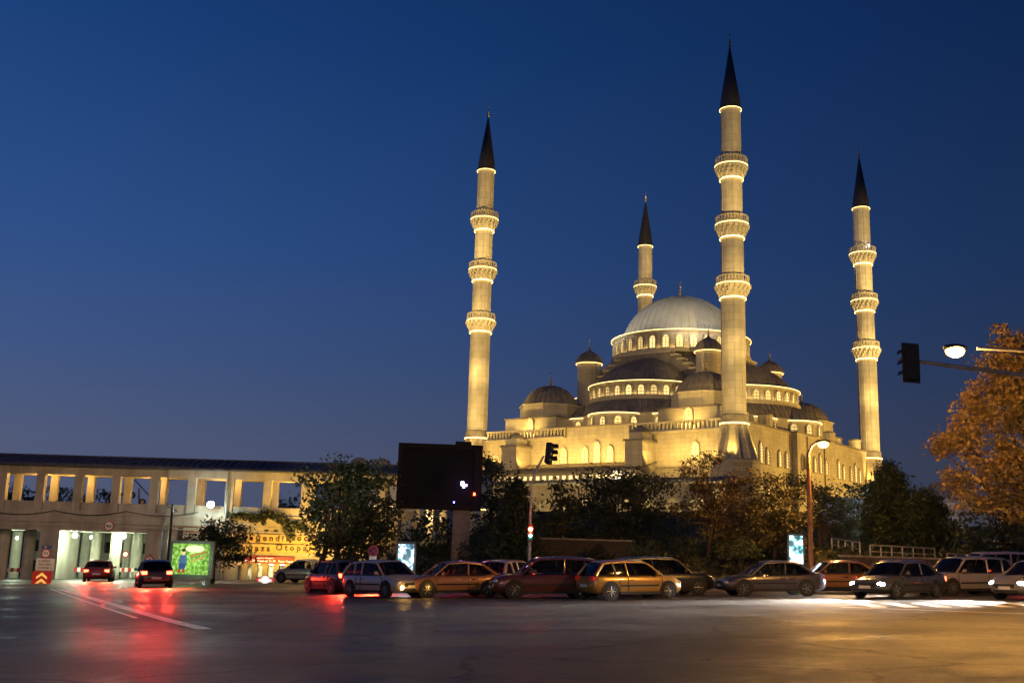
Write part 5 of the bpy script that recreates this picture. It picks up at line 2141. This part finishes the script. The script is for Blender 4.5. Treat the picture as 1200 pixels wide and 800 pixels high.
# small white garden lamp among the conifers
p = P(1084, 632, 72)
r_ = thing('garden_lamp', 'tiny white garden lamp glowing between the conifers above the railing', 'lamp', (p.x, 72, hgt(p.x, 72)))
m = MB()
m.tube((0, 0, 0), (0, 0, p.z - r_.location.z), .05, .04)
m.build('post', M_dark, r_)
m = MB()
m.ball((0, 0, p.z - r_.location.z + .08), .09, 12)
m.build('bulb', emat('white bulb', (1, .95, .85), 30), r_)
light('bulb_light', 'POINT', (0, .2, p.z - r_.location.z + .3), 500, (1, .9, .8), radius=.1, parent=r_)
p = P(1060, 600, 86)
light('pavilion_fill', 'POINT', (p.x, 86, p.z), 1100, (.9, .88, 1), radius=.3)  # added fill light without a lamp body, lifts the pavilion
# pavilion with a pyramid lead roof
PY = 95.0
a, c = P(1062, 592, PY), P(1120, 592, PY)
pcx, half = P(1091, 592, PY).x + 1.4, 3.1
pz = hgt(pcx, PY) - .3
pv_ = thing('pavilion', 'grey stone pavilion with a lead pyramid roof and finial half behind the big lit tree', 'pavilion', (pcx, PY, pz), R(24))
ze = P(1091, 591, PY).z - pz
za = P(1091, 561, PY).z - pz
m = MB()
M_grey = ashlar('grey stone', (.55, .53, .56), .5, 1.0, .03, .8, .1)
m.box(-half, half, -half, half, 0, ze)
m.build('wall', M_grey, pv_)
m = MB()
m.prism([(half * 1.16 * math.cos(PI / 4 + k * PI / 4) * 1.12, half * 1.16 * math.sin(PI / 4 + k * PI / 4) * 1.12) for k in range(8)], ze, ze + .22)
m.lathe([(half * 1.22, ze + .22), (half * .8, ze + (za - ze) * .42), (half * .4, ze + (za - ze) * .78), (0, za)], 32, rib=.02)
m.build('roof', M_lead, pv_, smooth=20)
m = MB()
finial(m, 0, 0, za - .1, .75)
m.build('finial', M_gold, pv_, smooth=40)
m = MB()
m.box(-half - .07, -half + .1, -half - .07, -half + .1, 0, ze - .01)
m.build('corner_pilaster', M_trim, pv_)

# low domed courtyard arcade left of the mosque
AYd = 150.0
arc = thing('domed_arcade', 'low courtyard arcade with small domes and strip lit arches behind the dark screen', 'arcade', (P(470, 600, AYd).x, AYd, hgt(P(470, 600, AYd).x, AYd) - .3))
ao = tuple(arc.location)
x0, x1 = P(400, 600, AYd).x, P(575, 600, AYd).x
zt = P(440, 547.5, AYd).z
zl = P(490, 597, AYd).z
m = MB()
m.box(x0, x1, AYd + 1.5, AYd + 6, ao[2], zt - .5)
m.box(x0, x1, AYd, AYd + 1.49, zl + .4, zt - .5)
for k in range(12):
    x = x0 + (x1 - x0) * k / 11
    m.box(x - .45, x + .45, AYd + .01, AYd + .9, ao[2], zl + .4)
m.build('wall', M_stone, arc, off=ao)
m = MB()
m.box(x0 - .2, x1 + .2, AYd - .3, AYd + 6.2, zt - .5, zt)
m.build('cornice', M_trim, arc, off=ao)
m = MB()
m.box(x0, x1, AYd + .1, AYd + .3, zl + .25, zl + .38)
m.build('strip_light', M_led, arc, off=ao)
for k in range(7):
    p = P(421 + 26.5 * k, 547, AYd + 3)
    m = MB()
    m.lathe([(1.45, zt)] + cap_prof(1.4, 1.45, zt + .1, 8), 32, p.x, AYd + 3, rib=.02)
    m.build('dome', M_lead, arc, smooth=40, off=ao)
light('arcade_glow', 'POINT', (P(500, 600, AYd).x, AYd + .6, zl - 1.0), 900, (1, .65, .25), radius=.3)
light('arcade_front_glow', 'SPOT', (P(430, 600, 135).x, 135, 14), 3000, (1, .7, .4), (P(450, 600, AYd).x, AYd, 13), 70, .8, .4)

# ------------------------------------------------------------------ trees
FAR = 'dark trees seen through the colonnade'
tree('broadleaf_tree', 'big dense broadleaf tree between gallery building and dark screen, lit yellow on its left', 59, 392,
     [(400, 590, 42, 34), (392, 562, 34, 26), (428, 560, 26, 24), (380, 622, 20, 26), (425, 622, 40, 34), (440, 595, 28, 36), (366, 594, 14, 14), (408, 542, 12, 14), (410, 640, 40, 18)], F_green, .22, .95, 52, 1.6, 11, trunk_r=.16, limbs=26, ntrunk=3, base=road_z(-9))
tree('ivy_tree', 'small dark spreading tree beside the green billboard', 70, 250, [(262, 626, 26, 18), (240, 628, 20, 12), (278, 640, 18, 22), (255, 645, 26, 20), (225, 634, 12, 7), (248, 617, 14, 10)], F_dark, .20, .8, 44, 1.5, 12, trunk_r=.18, limbs=16, base=road_z(-20))
cone_tree('cypress_tree', 'narrow feathery cypress left of the traffic signal mast', 58, 603, 572, 668, 27, F_conif, 13, 11000, .26, .75)
tree('dark_tree', 'dark tree directly right of the screen reaching toward the mosque stair block', 74, 578, [(575, 572, 20, 30), (592, 600, 24, 34), (556, 604, 26, 34), (575, 640, 34, 26), (570, 548, 7, 14)], F_dark, .22, .95, 46, 1.3, 14, limbs=14)
tree('dark_tree', 'dark undergrowth tree behind the screen column', 66, 505, [(508, 630, 24, 28), (480, 640, 20, 22), (530, 640, 22, 28), (500, 605, 12, 12)], F_dark, .28, .9, 28, 1.2, 15, limbs=10)
tree('pine_tree', 'open layered pine between the signal mast and the round dark tree', 66, 652, [(655, 572, 10, 8), (652, 590, 24, 8), (642, 608, 26, 9), (660, 622, 28, 10), (650, 640, 28, 12), (664, 602, 16, 6)], F_dark, .26, .8, 30, 1.3, 16, limbs=18, trunk_r=.14)
tree('round_tree', 'very dark wide crowned tree in front of the mosque portico', 68, 728, [(720, 598, 46, 34), (752, 582, 30, 24), (692, 595, 28, 30), (700, 566, 24, 16), (735, 566, 26, 18), (722, 640, 56, 22), (776, 564, 14, 8), (765, 604, 24, 24), (660, 640, 26, 18), (790, 640, 26, 18)], F_dark, .22, .95, 48, 1.5, 17, trunk_r=.2, limbs=24)
tree('thin_tree', 'sparse turning tree with a slender trunk in front of the near minaret foot', 62, 829, [(840, 575, 42, 20), (815, 556, 24, 16), (868, 566, 24, 18), (850, 600, 46, 20), (812, 598, 26, 20), (832, 538, 20, 12), (880, 605, 24, 20), (848, 625, 40, 12)], F_autumn, .17, .6, 34, 1.0, 18, trunk_r=.11, limbs=40, shell=.3)
tree('thin_tree', 'dense rust coloured tree between the near minaret foot and the orange lamp pole', 61, 908, [(902, 602, 36, 28), (925, 620, 30, 24), (890, 628, 34, 20), (900, 568, 18, 14), (930, 590, 22, 20), (870, 640, 30, 14), (935, 640, 26, 16)], F_olive, .18, .7, 42, 1.4, 19, trunk_r=.13, limbs=24)
tree('thin_tree', 'dark tree right of the orange lamp pole with mosque light behind its leaves', 70, 962, [(955, 572, 20, 14), (935, 562, 16, 10), (972, 586, 18, 14), (985, 615, 22, 22), (960, 605, 22, 18), (918, 578, 16, 12), (975, 640, 20, 12)], F_dark, .19, .65, 38, 1.1, 20, trunk_r=.1, limbs=24, shell=.35)
tree('thin_tree', 'small dark tree at the base of the right minaret', 90, 1005, [(1008, 575, 17, 12), (990, 585, 14, 10), (1028, 572, 14, 18), (1000, 600, 24, 14), (1012, 625, 26, 18)], F_dark, .32, .85, 22, 1.3, 21, trunk_r=.12, limbs=16)
cone_tree('cone_conifer', 'tall dark green conifer below the right minaret', 66, 1046, 553, 655, 32, F_conif, 22, 13000, .24, .62, 'dark conifers above the railing')
cone_tree('cone_conifer', 'shorter rounded conifer in front of the pavilion', 65, 1085, 586, 655, 32, F_conif, 23, 11000, .24, .45, 'dark conifers above the railing')
tree('feathery_tree', 'big feathery tree at the right edge glowing orange under the street lamp', 43, 1262,
     [(1158, 470, 40, 34), (1192, 400, 30, 26), (1170, 430, 30, 24), (1128, 525, 34, 28), (1180, 540, 46, 38), (1108, 518, 16, 12), (1145, 585, 28, 14), (1200, 470, 40, 44), (1195, 600, 30, 18), (1230, 430, 50, 60), (1240, 540, 50, 60), (1140, 495, 24, 20), (1125, 560, 24, 16)],
     F_gold, .18, .7, 80, 1.1, 24, trunk_r=.26, limbs=40, shell=.3, up=.9)
tree('dark_tree', 'dark tree mass under the feathery orange tree at the right edge', 60, 1175, [(1165, 600, 34, 26), (1190, 630, 36, 26), (1140, 625, 24, 22), (1215, 600, 36, 36)], F_dark, .28, .85, 28, 1.3, 25, limbs=14)
for k, (px, py, rx, ry, yy, lab) in enumerate(((10, 576, 16, 14, 128, 'dark tree crown in the first gallery bay at the left edge'), (32, 582, 14, 10, 126, 'dark tree crown in the second gallery bay from the left'), (70, 580, 18, 12, 130, 'dark tree crown in the third gallery bay'),
                                            (112, 587, 20, 10, 134, 'low dark tree crown in the gallery bay left of the dial panels'), (128, 583, 12, 10, 131, 'small dark crown beside the dial panel bay'), (333, 588, 14, 8, 130, 'low dark crown in the gallery bay left of the broadleaf tree'))):
    tree('far_tree', lab, yy, px, [(px, py, rx, ry), (px + 6, py + 12, rx, ry), (px, py + 26, rx * 1.2, ry * 1.3)], F_dark, .4, 1.2, 22, 1.2, 40 + k, FAR, limbs=6)
# shrubs on the slope
rng = np.random.default_rng(77)
SHR = 'shrubs on the dark slope behind the cars'
for k, (px, py, rx, ry, yy, lab) in enumerate(((548, 650, 16, 14, 58, 'dark shrub right of the screen column'), (640, 655, 22, 10, 58.5, 'low shrub right of the traffic signal mast'), (700, 652, 26, 12, 58.5, 'low green shrub under the garden wall'), (752, 648, 22, 13, 59, 'light green shrub under the round dark tree'),
                                             (800, 645, 22, 14, 59, 'shrub left of the slender turning trunk'), (868, 646, 26, 12, 59.5, 'shrub right of the slender turning trunk'), (470, 655, 20, 10, 57.5, 'shrub behind the white poster stand'), (1130, 650, 22, 9, 61, 'low shrub right of the railing'), (1175, 652, 28, 9, 61, 'low hedge shrub at the right edge behind the van'),
                                             (420, 658, 24, 8, 57.5, 'low shrub under the broadleaf tree'))):
    c = P(px, py, yy)
    kk = yy / FPX
    gz = hgt(c.x, yy) - .05
    r_ = thing('shrub', lab, 'shrub', (c.x, yy, gz), 0, SHR)
    pts, cl = crown_pts([((c.x, yy, max(c.z, gz + .3)), (rx * kk, rx * kk * .8, max(.5, ry * kk)))], rng, .45, 22, 1.0, .4)
    pts = pts[pts[:, 2] > gz]
    leaf_mesh('foliage', pts, .17, rng, F_green if k % 2 else F_grass, r_, .4, origin=(c.x, yy, gz))
    m = MB()
    for q in range(5):
        m.tube((0, 0, -.1), Vector(cl[q * 3 % len(cl)]) - Vector((c.x, yy, gz)), .03, .012, 5)
    m.build('stem', M_bark, r_)
# ground cover
n = 26000
gxx = rng.uniform(-10, 62, n)
gyy = 56.4 + rng.uniform(0, 1, n) ** 1.6 * 60
pts = np.array([(x, y, hgt(x, y) + abs(rng.normal()) * .12) for x, y in zip(gxx, gyy)])
go = leaf_mesh('ground_cover', pts, .34, rng, F_grass, up=.2)
tag(go, 'dark low ground cover on the slope behind the parked cars', 'ground cover', kind='stuff')
